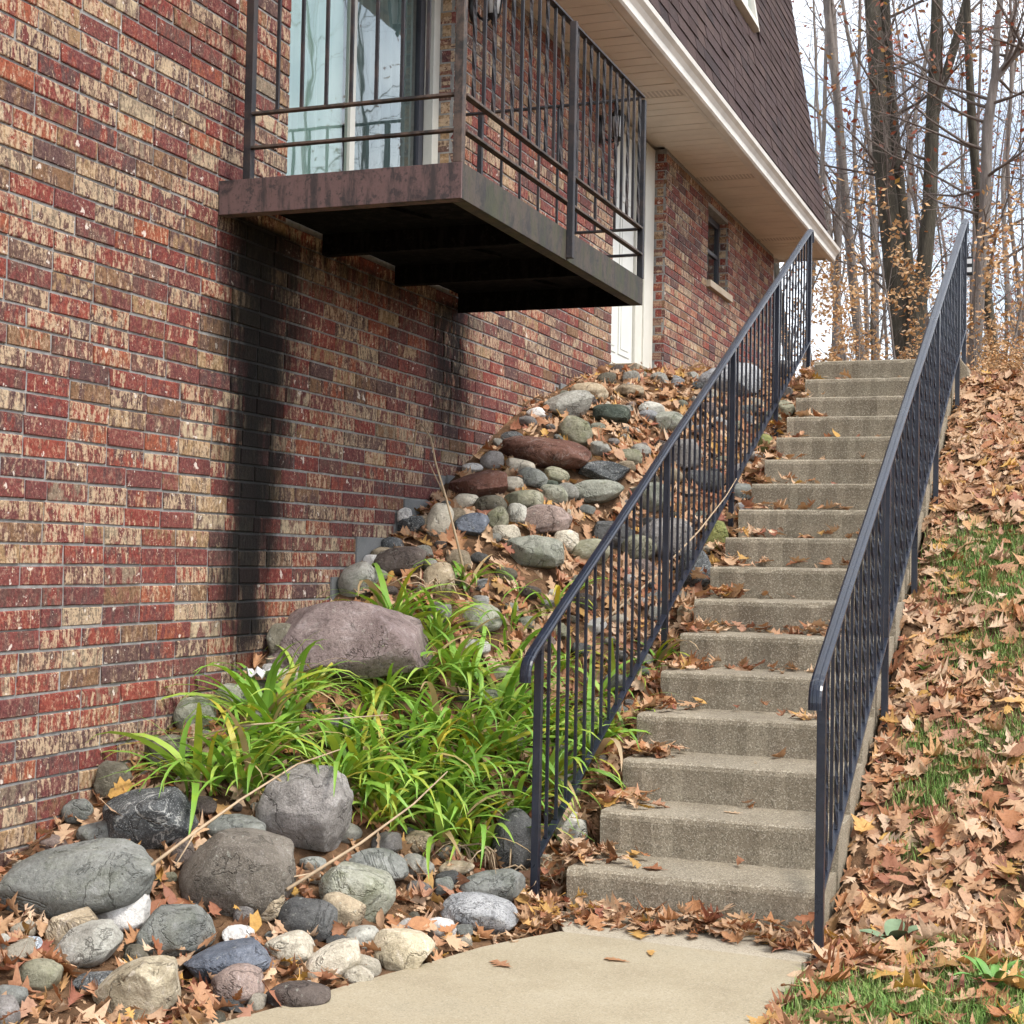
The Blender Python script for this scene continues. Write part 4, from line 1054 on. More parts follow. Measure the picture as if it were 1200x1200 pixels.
# ------------------------------------------------------------------ rocks
def ico(sub):
    bm = bmesh.new(); bmesh.ops.create_icosphere(bm, subdivisions=sub, radius=1.0)
    V = np.array([v.co[:] for v in bm.verts]); F = np.array([[v.index for v in f.verts] for f in bm.faces]); bm.free()
    return V, F
ICO3, ICO4 = ico(4), ico(5)
def rock_mesh(seed, dims, angular, big):
    V, F = ICO4 if big else ICO3
    g = np.random.default_rng(seed); V = V.copy()
    # smooth lumps from a few random plane waves
    d = np.zeros(len(V))
    for a, fr in ((.10, 1.3), (.07, 2.2), (.04, 4.0), (.018, 8.0), (.010, 17.0)):
        for _ in range(4):
            k = g.normal(size=3); k /= np.linalg.norm(k); d += a*.5*np.sin(fr*(V@k)*2.2+g.uniform(0, 6.28))
    V *= (1+d*(1.0 if angular else .75))[:, None]
    nf = 11 if angular else 8
    for _ in range(nf):                                   # split or worn facets
        k = g.normal(size=3); k /= np.linalg.norm(k)
        c = g.uniform(.56, .84) if angular else g.uniform(.72, .93)
        h = V@k; ex = np.clip(h-c, 0, None); V -= np.outer(ex*(.95 if angular else .82), k)
    if angular:
        for _ in range(3):
            k = g.normal(size=3); k /= np.linalg.norm(k); V += .012*np.sin(19*(V@k)+g.uniform(0, 6))[:, None]*k
    m = np.abs(V).max(0); V = V/m
    V = np.sign(V)*np.abs(V)**(.80 if angular else .86)
    p = 2.25 if angular else 2.1
    V = V*np.array(dims)
    me = np_mesh('rock', V, F, None, True)
    return me
for i, (x, y, z, sx, sy, sz, ang, ty, an, lab) in enumerate(ROCKS):
    me = rock_mesh(100+i, (sx*1.05, sy*1.1, sz*(.92 if ty == 'fb' else 1.08)), bool(an), sx > .12)
    me.materials.append(M['rock_'+ty])
    nm = 'boulder' if sx > .12 else ('cobble' if sx > .065 else 'pebble')
    o = link(nm, me, None, (max(x, -3.70+sx*.97)-(.05 if ty == 'fb' else 0), y, z-sz*(.22 if ty == 'fb' else .06)), (0, -R(ang), R(20.7)))
    tag(o, lab, {'boulder': 'boulder', 'cobble': 'stone', 'pebble': 'stone'}[nm], 'stones of the rock garden slope')
# small filler stones between the named ones
fill_me = []
for j in range(8):
    me = rock_mesh(900+j, (1, .85, .62), j % 3 == 0, False)
    fill_me.append(me)
fk = ['wh', 'pg', 'wt', 'gg', 'pg', 'tn', 'gn', 'gp', 'rb', 'wt', 'pm', 'ds', 'pk', 'bg', 'gr']
spots = []
tries = 0
while len(spots) < 280 and tries < 14000:
    tries += 1
    y = random.uniform(4.1, 11.8); xb = np.interp(y, [4.0, 5.6, 6.2, 12], [-2.55, -2.1, -2.2, -2.2])
    x = random.uniform(-3.62, xb); s = random.choice([.03, .035, .045, .055, .07])*(.85 if y < 5.6 else 1.25)
    if y > 10.5 and random.random() < .6: continue
    if any((x-r[0])**2+(y-r[1])**2 < (r[3]*.85+s*.5)**2 for r in ROCKS): continue
    if any((x-q[0])**2+(y-q[1])**2 < (q[2]+s)**2*.8 for q in spots): continue
    if 5.9 < y < 7.6 and -3.3 < x < -2.3 and random.random() < .8: continue
    spots.append((x, y, s))
for j, (x, y, s) in enumerate(spots):
    me = fill_me[j % 8].copy(); me.materials.append(M['rock_'+random.choice(fk)])
    o = link('pebble', me, None, (x, y, float(hz(x, y))+s*.3), (random.gauss(0, .2), random.gauss(0, .2), random.uniform(0, 6)), (s, s, s))
    tag(o, 'small unremarkable pebble lying among the fallen leaves between larger stones', 'pebble', 'small pebbles between the rocks')

# ------------------------------------------------------------------ fallen leaves
OAK = [(0, -.62, .012), (0, -.46, .03), (0, -.36, .20), (0, -.27, .09), (0, -.12, .40), (0, -.02, .13), (0, .16, .38), (0, .24, .12), (0, .38, .19), (0, .5, .012)]
MAPLE = [(0, -.60, .012), (0, -.34, .03), (0, -.30, .34), (0, -.18, .20), (0, -.02, .52), (0, .08, .24), (0, .20, .30), (0, .26, .12), (0, .40, .14), (0, .52, .012)]
LANCE = [(0, -.62, .012), (0, -.45, .05), (0, -.3, .16), (0, -.1, .24), (0, .1, .23), (0, .3, .14), (0, .5, .01)]
WHITE = [(0, -.60, .012), (0, -.42, .05), (0, -.32, .15), (0, -.24, .09), (0, -.10, .24), (0, .0, .12), (0, .14, .30), (0, .24, .17), (0, .36, .22), (0, .46, .10), (0, .50, .02)]
def leaf_shape(prof, g, curl, bend, tw):
    V, F = [], []
    for (c, yy, w) in prof:
        wl, wr = w*g.uniform(.82, 1.15), w*g.uniform(.82, 1.15)
        # lobe tips sweep forward
        sw = .10*(w > .18)
        V += [(-wl, yy+sw, 0), (-wl*.45, yy+sw*.3, 0), (0, yy, 0), (wr*.45, yy+sw*.3, 0), (wr, yy+sw, 0)]
    V = np.array(V)
    for r in range(len(prof)-1):
        for k in range(4): F.append((r*5+k, r*5+k+1, r*5+5+k+1, r*5+5+k))
    x, y = V[:, 0].copy(), V[:, 1].copy()
    z = curl*(np.abs(x)**1.6)*1.6 + bend*(y**2) + tw*x*y + g.normal(0, .018, len(V)) + .03*np.sin(9*x+g.uniform(0, 6))
    V[:, 2] = z
    return V, np.array(F)
gl = np.random.default_rng(5)
LEAFVAR = []
for j in range(36):
    pr = [OAK, MAPLE, OAK, WHITE, LANCE, OAK, WHITE, MAPLE, OAK][j % 9]
    k = gl.uniform(.6, 1.15)                              # some narrow, some broad, some rolled up
    pr = [(c, y*gl.uniform(.94, 1.06), w*k) for (c, y, w) in pr]
    roll = j % 6 == 5
    LEAFVAR.append(leaf_shape(pr, gl, gl.uniform(1.1, 2.0) if roll else gl.uniform(-.4, .8), gl.uniform(-.35, .7), gl.uniform(-.8, .8)))
# pad the small shape so every variant shares one layout per kind
def scatter(name, pts, size, tilt, mat, seed, label, cat, normals=None, seeds=None):
    g = np.random.default_rng(seed); n = len(pts)
    which = g.integers(0, len(LEAFVAR), n); VV, FF, SS = [], [], []; base = 0
    yaw = g.uniform(0, 2*np.pi, n); sz = size*np.where(g.uniform(0, 1, n) < .22, g.uniform(.3, .6, n), g.uniform(.65, 1.35, n))
    tx, ty = g.normal(0, tilt, n), g.normal(0, tilt, n)
    sd = g.uniform(0, 1, n) if seeds is None else seeds
    for w in range(len(LEAFVAR)):
        ii = np.where(which == w)[0]
        if not len(ii): continue
        V, F = LEAFVAR[w]; k = len(V)
        c, s = np.cos(yaw[ii]), np.sin(yaw[ii]); v = V[None]*sz[ii, None, None]
        cx, sx_ = np.cos(tx[ii])[:, None], np.sin(tx[ii])[:, None]; cy, sy_ = np.cos(ty[ii])[:, None], np.sin(ty[ii])[:, None]
        X, Yv, Z = v[..., 0], v[..., 1], v[..., 2]
        Yv, Z = Yv*cx-Z*sx_, Yv*sx_+Z*cx
        X, Z = X*cy+Z*sy_, -X*sy_+Z*cy
        X, Yv = X*c[:, None]-Yv*s[:, None], X*s[:, None]+Yv*c[:, None]
        P = np.stack([X, Yv, Z], -1)
        if normals is not None:
            Z2 = P[..., 2] + P[..., 0]*normals[ii, 0][:, None] + P[..., 1]*normals[ii, 1][:, None]; P[..., 2] = Z2
        P = P+pts[ii][:, None, :]
        VV.append(P.reshape(-1, 3)); FF.append((F[None]+(base+np.arange(len(ii))*k)[:, None, None]).reshape(-1, 4)); SS.append(np.repeat(sd[ii], len(F)))
        base += k*len(ii)
    me = np_mesh(name, np.concatenate(VV), np.concatenate(FF), mat, True, np.concatenate(SS))
    o = link(name, me); return tag(o, label, cat, kind='stuff')

GRASS = [(-.54, 9.37, .3), (-.56, 9.05, .32), (-.40, 8.78, .28), (-.45, 8.11, .24), (-.66, 7.37, .15), (-.66, 6.95, .16), (-.5, 7.2, .15), (-.33, 7.41, .17), (-.73, 6.6, .07), (-.60, 7.1, .10),
         (-.91, 5.2, .14), (-.8, 5.0, .2), (-.57, 5.95, .14), (-.32, 5.48, .2), (-.2, 5.5, .22), (-.5, 5.05, .22), (-.25, 5.1, .24), (-.72, 5.3, .16), (-.78, 7.3, .05), (-.62, 8.2, .1), (.1, 6.4, .3), (.3, 8.4, .3), (.2, 5.2, .4), (.6, 7.4, .4), (1.0, 5.6, .6), (-.3, 4.6, .4), (.8, 9.5, .4)]
def grassy(x, y):
    m = np.zeros_like(x)
    for (a, b, r) in GRASS: m = np.maximum(m, np.exp(-((x-a)**2+(y-b)**2)/(r*r)))
    return m
def slope_normals(x, y):
    e = .04; return np.stack([np.clip((hz(x+e, y)-hz(x-e, y))/(2*e), -.8, .8), np.clip((hz(x, y+e)-hz(x, y-e))/(2*e), -.8, .8)], -1)

def bank_points(n, x0, x1, y0, y1, seed, thin=.84):
    g = np.random.default_rng(seed); x = g.uniform(x0, x1, n); y = g.uniform(y0, y1, n)
    keep = g.uniform(0, 1, n) > grassy(x, y)*thin
    keep &= ~((x < -.99) & (y < 5.6))
    x, y = x[keep], y[keep]
    z = hz(x, y)+np.abs(g.normal(.012, .02, len(x)))
    return np.stack([x, y, z], -1)
pn = bank_points(8200, -.955, .55, 4.55, 13.2, 21)
scatter('leaf_litter', pn, .105, .22, M['litter'], 31, 'deep drift of brown oak leaves covering the bank right of the stairs', 'leaves', slope_normals(pn[:, 0], pn[:, 1]))
pn2 = bank_points(4200, .55, 4.5, 4.0, 13.2, 22)
scatter('leaf_litter', pn2, .12, .42, M['litter'], 32, 'fallen leaves over the grassy bank beyond the right edge of the picture', 'leaves', slope_normals(pn2[:, 0], pn2[:, 1]))
g = np.random.default_rng(23); n = 6000
y = g.uniform(3.6, 13.0, n); x0 = np.full(n, -3.68); x1 = np.interp(y, [3.5, 4.085, 5.0, 5.5, 5.66, 6.0, 13], [-2.7, -2.475, -2.18, -1.99, -1.9, -2.05, -2.07])
x = x0+(x1-x0)*g.uniform(0, 1, n)**np.where(y > 8.5, .8, 1.0)
lift = np.zeros(n)
for r in ROCKS:                                          # leaves slide off the stones
    d2 = ((x-r[0])/(r[3]*.9))**2+((y-r[1])/(max(r[4], .05)*.95))**2
    lift = np.where(d2 < 1, -1, lift)
keep = (lift > -.5) | (g.uniform(0, 1, n) < .09)
x, y = x[keep], y[keep]
pts = np.stack([x, y, hz(x, y)+np.abs(g.normal(.016, .022, len(x)))], -1)
scatter('leaf_litter', pts, .088, .5, M['litter'], 33, 'brown leaves caught between the stones of the rock garden', 'leaves', slope_normals(x, y))
# drifts on the stairs
P = []
g = np.random.default_rng(24)
def heap(n, x, y, z, sx, sy, h):
    for _ in range(n):
        a, b = g.normal(0, sx), g.normal(0, sy); P.append((x+a, y+b, z+max(.004, h*math.exp(-(a*a/(sx*sx)+b*b/(sy*sy))*.6)*g.uniform(.0, 1.0))))
for _ in range(260):
    xx = g.uniform(-2.12, -.96); yy = min(5.985, 5.91-abs(g.normal(0, .06))+g.normal(0, .03)); P.append((xx, yy, .008+g.uniform(0, .09)*max(.05, min(1, (yy-5.80)/.17))))
for i in range(NST):
    zt, yf = RISE*(i+1), SY0+TREAD*i
    k = [32, 32, 30, 26, 24, 22, 20, 18, 16, 14, 12, 12, 10, 10, 9, 8, 8][i]
    for _ in range(k):                                    # at the left end and the back of each tread
        P.append((-2.03+abs(g.normal(0, .11)), yf+g.uniform(.1, TREAD-.03), zt+.008+g.uniform(0, .045)))
    for _ in range([2, 3, 4, 6, 14, 30, 8, 14, 18, 12, 7, 4, 4, 3, 3, 2, 0][i]):
        P.append((g.uniform(-2.0, -1.25), yf+TREAD-.02-abs(g.normal(0, .03)), zt+.01+g.uniform(0, .04)))
    heap(10, -2.10, yf+.18, zt-.06, .05, .12, .05)
heap(26, -1.35, SY0+TREAD*5+.27, RISE*6+.0, .10, .05, .09)
heap(12, -1.42, SY0+TREAD*4+.25, RISE*5+.0, .16, .06, .05)
heap(16, -1.93, SY0+TREAD*2+.2, RISE*3+.0, .08, .07, .09)
heap(10, -1.25, SY0+TREAD*3+.2, RISE*4+.0, .06, .06, .03)
heap(60, -2.2, 6.05, .03, .07, .12, .10); heap(45, -2.03, 5.74, .0, .06, .08, .06); heap(30, -2.02, 6.2, .19, .06, .06, .06)
P = np.array([p for p in P if p[0] < -.96])
scatter('leaf_litter', P, .088, .36, M['litter'], 34, 'brown leaves drifted along the backs and left ends of the concrete steps', 'leaves')
# single leaves lying apart: things of their own
def single(x, y, z, s, var, sd, yaw, label, tilt=(0, 0)):
    V, F = LEAFVAR[var]; me = np_mesh('fallen_leaf', V*s*np.array([1, 1, .28]), F, M['litter'], True, np.full(len(F), sd))
    o = link('fallen_leaf', me, None, (x, y, z+.004), (tilt[0], tilt[1], yaw)); tag(o, label, 'leaf', 'single fallen leaves')
single(-1.94, 5.10, .002, .10, 0, .47, 1.0, 'single rust-brown oak leaf lying on the open path, left of the other path leaves')
single(-1.59, 5.33, .002, .09, 3, .30, 1.5, 'flat tan leaf on the path, the middle one of three')
single(-1.50, 5.47, .002, .075, 12, .92, .3, 'small orange leaf on the path nearest the lowest step')
single(-1.67, SY0+.12, RISE, .10, 1, .42, 1.5, 'rust leaf lying near the front of the lowest step')
single(-1.45, SY0+TREAD+.2, RISE*2, .08, 14, .70, 1.4, 'dark curled leaf on the second step from the bottom')
single(-1.72, SY0+TREAD*2+.2, RISE*3, .10, 4, .40, 1.6, 'rust leaf at the back of the third step')
single(-1.42, SY0+TREAD*2+.16, RISE*3, .06, 2, .93, .2, 'small yellow leaf scrap on the third step')
single(-1.18, SY0+TREAD*3+.18, RISE*4, .13, 5, .44, .8, 'curled red-brown leaf on the fourth step near the right handrail', (.3, .1))
single(-.62, 5.78, .03, .17, 6, .27, .5, 'large pale orange leaf lying flat at the foot of the right handrail', (.1, .1))
single(-3.40, 4.86, .46, .17, 7, .14, 2.2, 'large golden-brown maple leaf propped by the wall above the long boulder', (.7, .2))
single(-1.62, 5.73, .0, .13, 8, .93, .4, 'yellow-orange oak leaf at the front of the leaf drift below the stairs')

# ------------------------------------------------------------------ grass tufts on the bank
def grass_obj():
    g = np.random.default_rng(41); V, F, S = [], [], []; base = 0
    pts = []
    for (a, b, r) in GRASS:
        n = int(2600*r*r/.04*.42); n = min(n, 2600)
        pts.append(np.stack([g.normal(a, r*.62, n), g.normal(b, r*.62, n)], -1))
    p = np.concatenate(pts); p = p[(p[:, 0] > -.95)]
    n = len(p); z = hz(p[:, 0], p[:, 1])
    h = g.uniform(.025, .075, n); an = g.uniform(0, 2*np.pi, n); ln = g.uniform(.1, .9, n); w = g.uniform(.0012, .0024, n)
    ca, sa = np.cos(an), np.sin(an); b0 = np.stack([p[:, 0], p[:, 1], z-.004], -1)
    side = np.stack([-sa, ca, 0*ca], -1)*w[:, None]
    mid = b0+np.stack([ca*h*ln*.35, sa*h*ln*.35, h*.6], -1); tip = b0+np.stack([ca*h*ln, sa*h*ln, h*(1-.35*ln)], -1)
    VV = np.stack([b0-side, b0+side, mid+side*.8, mid-side*.8, tip+side*.1, tip-side*.1], 1).reshape(-1, 3)
    f = np.array([[0, 1, 2, 3], [3, 2, 4, 5]]); FF = (f[None]+(np.arange(n)*6)[:, None, None]).reshape(-1, 4)
    o = link('grass', np_mesh('grass', VV, FF, M['grass'], True, np.repeat(g.uniform(0, 1, n), 2)))
    tag(o, 'tufts of green grass showing between the leaves on the bank', 'grass', kind='stuff')
grass_obj()

# ------------------------------------------------------------------ daylilies
def lily_blade(g, droop):
    n = 9; V, F = [], []; L = 1.0; x = y = 0.0; a = R(g.uniform(55, 84)); pts = []
    for i in range(n+1):
        pts.append((y, x)); t = i/n
        y += math.cos(a)*L/n; x += math.sin(a)*L/n; a -= R(droop)*(.35+1.3*t)/n
    for i, (u, z) in enumerate(pts):
        t = i/n; w = .021*min(1, (.45+t*2.2))*(1-t**2.6)+.0012
        V += [(-w, u, z), (0, u-.004, z-.009*(1-t)), (w, u, z)]
    for i in range(n):
        F += [(i*3, i*3+1, i*3+4, i*3+3), (i*3+1, i*3+2, i*3+5, i*3+4)]
    return np_mesh('leaf', V, F, M['lily'], True)
gb = np.random.default_rng(3)
BLADES = [lily_blade(gb, d) for d in (75, 100, 120, 135, 150, 165, 175, 125, 110, 155, 142, 185)]
LILY = [(-3.34, 5.35), (-3.31, 5.62), (-3.26, 5.86), (-3.39, 5.93), (-3.4, 6.26), (-3.12, 6.49), (-3.08, 6.18), (-2.87, 6.12), (-2.93, 6.36), (-2.79, 6.35), (-2.83, 6.63), (-2.65, 6.45), (-2.68, 6.68), (-3.06, 6.82), (-2.92, 7.02), (-2.71, 7.01), (-2.59, 6.78), (-2.36, 6.74), (-2.57, 7.13), (-2.42, 7.14), (-2.27, 7.08), (-2.81, 7.44), (-3.13, 7.18), (-2.9, 7.62), (-2.77, 7.99), (-3.19, 7.66), (-2.37, 7.53), (-2.29, 7.72), (-2.21, 7.3), (-2.19, 7.93), (-2.58, 7.61), (-2.86, 5.98), (-2.78, 5.93), (-2.62, 6.12), (-2.5, 6.2), (-2.98, 5.80), (-3.2, 5.50), (-2.45, 6.45), (-3.0, 6.0), (-2.70, 6.22), (-3.30, 7.05)]
def lily_label(x, y):
    if x > -2.45 and y > 6.7: return 'daylily clump growing behind the balusters of the left handrail beside the steps'
    if y > 7.1: return 'sparse daylily clump high on the slope between the huge flat boulder and the handrail'
    if x < -3.18 and y < 5.7: return 'daylily clump at the lower left end of the bed above the veined dark boulder'
    if x < -3.18: return 'daylily clump near the brick wall in front of the huge flat boulder'
    if y < 6.3: return 'daylily clump at the lower front of the bed with leaves hanging over the stones'
    return 'dense daylily clump in the middle of the bed left of the handrail'
for i, (x, y) in enumerate(LILY):
    z = float(hz(x, y))
    c = empty('daylily', (x, y, z-.02), 0, lily_label(x, y), 'plant', 'daylily clumps on the slope')
    big = 1.0 if y < 7.1 else .78
    near = math.hypot(x+3.30, (y-6.45)*.9) < .42
    if near: big *= .74
    for k in range(38 if y < 7.2 else 14):
        o = link('leaf', random.choice(BLADES), c, (random.gauss(0, .035), random.gauss(0, .035), 0), (random.gauss(0, .2), random.gauss(0, .2), random.uniform(0, 6.283)))
        s = random.uniform(.38, .70)*big; o.scale = (s*random.uniform(1.0, 1.4), s, s*random.uniform(.62, .92))

# ------------------------------------------------------------------ dead stalks and sticks
def stalk(P, r, label, twigs=()):
    m = MB(); rr = [r*(1-.6*i/(len(P)-1)) for i in range(len(P))]; m.tube(P, rr, 6)
    for (a, b) in twigs: m.tube([a, b], [r*.6, r*.3], 5)
    o = m.build('dead_stalk', M['straw'], None, True); tag(o, label, 'stalk')
def zt_(x, y, dz): return (x, y, float(hz(x, y))+dz)
stalk([(-3.14, 7.66, 1.22), (-3.20, 7.63, 1.50), (-3.27, 7.62, 1.75), (-3.33, 7.6, 1.95), (-3.36, 7.6, 2.08), (-3.42, 7.6, 2.16), (-3.45, 7.6, 2.12), (-3.46, 7.6, 2.0)], .008, 'tall bent dry stalk standing in front of the brick wall above the daylilies', [((-3.27, 7.62, 1.75), (-3.37, 7.6, 1.95))])
stalk([(-3.08, 4.50, .30), (-2.98, 4.75, .44), (-2.95, 5.0, .52), (-2.88, 5.3, .62), (-2.80, 5.5, .66)], .007, 'long pale stick lying across the grey-green boulder toward the daylilies', [((-2.98, 4.75, .44), (-2.98, 4.62, .34))])
stalk([(-2.72, 4.95, .22), (-2.60, 5.3, .34), (-2.52, 5.6, .45), (-2.46, 5.8, .56)], .007, 'pale forked stick lying on the stones below the middle daylilies', [((-2.68, 5.07, .26), (-2.80, 4.98, .24))])
stalk([(-2.30, 7.35, 1.12), (-2.20, 8.0, 1.36), (-2.14, 8.7, 1.62), (-2.12, 9.3, 1.85), (-2.1, 9.5, 1.97)], .007, 'long thin straw-coloured stick leaning along the left handrail')
stalk([(-3.50, 5.45, .66), (-3.3, 5.6, .72), (-3.05, 5.75, .74), (-2.8, 5.95, .76)], .006, 'dry straw lying over the left end of the daylilies')
# tangles of dry daylily straw
for (x, y, lab) in ((-2.17, 6.2, 'dry straw blades at the foot of the left handrail'), (-3.24, 7.48, 'dry straw blades wrapped round the tan stone above the daylilies'), (-2.45, 6.1, 'dry straw blades beside the tall dark boulder by the handrail')):
    m = MB()
    for k in range(16):
        a = random.uniform(0, 6.28); l = random.uniform(.12, .3); z = float(hz(x, y))
        p = [Vector((x+random.gauss(0, .05), y+random.gauss(0, .05), z+.02))]
        for q in range(4): p.append(p[-1]+Vector((math.cos(a)*l/4*(.4+q*.35), math.sin(a)*l/4*(.4+q*.35), l/4*(.95-q*.55))))
        m.tube(p, [.004, .005, .0045, .003, .001], 4)
    o = m.build('dry_straw', M['straw'], None, True); tag(o, lab, 'straw')

# ------------------------------------------------------------------ weeds and a scrap of plastic
def rosette(name, x, y, n, L, W, mat, label, up, rz0=0.0):
    c = empty(name, (x, y, float(hz(x, y))), 0, label, 'plant')
    for k in range(n):
        a = rz0+6.283*k/n+random.uniform(-.25, .25); V, F = [], []; S = 8
        l, w = L*random.uniform(.75, 1.1), W*random.uniform(.8, 1.1)
        for i in range(S+1):
            t = i/S; ww = w*math.sin(math.pi*min(.985, .06+t*.93))**.8
            r = l*t; zz = l*(up*t-.55*up*t*t)+.012
            V += [(-ww, r, zz+.25*ww), (-ww*.5, r, zz+.05*ww), (0, r, zz-.1*ww), (ww*.5, r, zz+.05*ww), (ww, r, zz+.25*ww)]
        for i in range(S):
            for q in range(4): F.append((i*5+q, i*5+q+1, i*5+5+q+1, i*5+5+q))
        link('leaf', np_mesh('leaf', V, F, mat, True), c, (0, 0, 0), (random.gauss(0, .12), 0, a))
rosette('mullein', -.70, 5.98, 5, .13, .036, M['mullein'], 'grey-green felted rosette of broad leaves at the foot of the bank', .9)
rosette('weed', -.30, 5.32, 9, .12, .015, M['weed'], 'bright green narrow-leaved weed in the grass at the lower right', 1.5)
rosette('weed', -.80, 8.0, 5, .05, .014, M['weed'], 'tiny green seedling among the leaves of the bank beside the lower right post', 1.0)
m = MB(); V, F = [], []
for i in range(9):
    for j in range(5):
        V.append((-3.56+.018*i+.006*math.sin(j*2.1), 6.02+.03*j+.012*math.sin(i*1.7), .90+.018*math.sin(i*1.9+j)+.014*math.cos(j*2.3+i*.7)))
for i in range(8):
    for j in range(4): F.append((i*5+j, i*5+j+1, i*5+6+j, i*5+5+j))
o = link('plastic_scrap', np_mesh('plastic_scrap', V, F, M['scrap'], True)); tag(o, 'crumpled white plastic scrap at the wall below the black stain', 'litter')

# ------------------------------------------------------------------ trees
def rndperp(d, g):
    v = Vector((g.gauss(0, 1), g.gauss(0, 1), g.gauss(0, 1))); v -= d*v.dot(d); return v.normalized()
def grow(mb, tips, p, d, L, r, depth, g, up=.12, k=5, wig=.16):
    n = 5 if depth > 1 else 4; P = [p.copy()]; rr = [r]; q = p.copy(); dd = d.copy()
    for i in range(n):
        dd = (dd+rndperp(dd, g)*wig+Vector((0, 0, up*.5))).normalized(); q = q+dd*(L/n); P.append(q.copy()); rr.append(r*(1-.72*(i+1)/n))
    mb.tube(P, rr, k if depth > 1 else 3, cap=False)
    if depth <= 0:
        tips.extend(P[1:]); return
    for c in range({3: 6, 2: 6, 1: 5}[depth]):
        i = 1+int(g.random()*(n-.01)); i = min(i, n-1); a = g.uniform(.45, 1.05)
        d2 = ((P[i+1]-P[i]).normalized()*math.cos(a)+rndperp(dd, g)*math.sin(a)).normalized()
        grow(mb, tips, P[i].lerp(P[i+1], g.random()), d2, L*g.uniform(.42, .68), rr[i]*.55, depth-1, g, up, max(3, k-1), wig*1.1)
def leaves_mesh(name, tips, n, size, mat, g, spread=.06):
    V = []; S = []
    for _ in range(n):
        c = tips[int(g.random()*len(tips))]+Vector((g.gauss(0, spread), g.gauss(0, spread), g.gauss(0, spread)))
        a = Vector((g.gauss(0, 1), g.gauss(0, 1), g.gauss(0, .6))).normalized(); b = rndperp(a, g); s = size*g.uniform(.6, 1.25)
        V += [c-a*s*.5, c+b*s*.26, c+a*s*.5, c-b*s*.26]; S.append(g.random())
    n = len(S); F = np.arange(n*4).reshape(n, 4)
    return np_mesh(name, [tuple(v) for v in V], F, mat, False, S)
def make_tree(seed, H, r0, lean, bark, nb=12, z0=.35, blen=.34, leaf=None, nleaf=0, lsize=.08, depth=2):
    """returns meshes (trunk, crown, foliage) built around the origin"""
    g = random.Random(seed); tb = MB(); cb = MB(); tips = []
    P, rr = [], []; x = Vector((0, 0, -.6)); d = Vector((lean[0], lean[1], 1)).normalized(); n = 14
    for i in range(n+1):
        P.append(x.copy()); t = i/n; rr.append(r0*(1.25-.25*min(1, t*6) if t < .16 else 1-.78*(t-.16)/.84))
        d = (d+Vector((g.gauss(0, .05), g.gauss(0, .05), .05))).normalized(); x = x+d*((H+.6)/n)
    tb.tube(P, rr, 9, cap=False)
    for b in range(nb):
        t = z0+(1-z0)*(b+g.random())/nb; f_ = t*n; i = min(n-1, int(f_)); p = P[i].lerp(P[i+1], f_-i)
        a = g.uniform(.5, 1.1); ax = (P[i+1]-P[i]).normalized(); dd = (ax*math.cos(a)+rndperp(ax, g)*math.sin(a)).normalized()
        grow(cb, tips, p, dd, H*blen*(1.15-.6*t)*g.uniform(.7, 1.2), rr[i]*.32, depth, g)
    ms = [tb.mesh('trunk', M[bark], True), cb.mesh('crown', M[bark if bark != 'bark' else 'bark_red'], True)]
    if leaf: ms.append(leaves_mesh('foliage', tips, nleaf, lsize, M[leaf], g))
    return ms
def place(name, ms, loc, rz, label, cat, group, sc=1.0):
    e = empty(name, loc, rz, label, cat, group); e.scale = (sc, sc, sc)
    for nm, me in zip(('trunk', 'crown', 'foliage'), ms): link(nm, me, e)
    return e
gz = lambda x, y: float(hz(x, y))
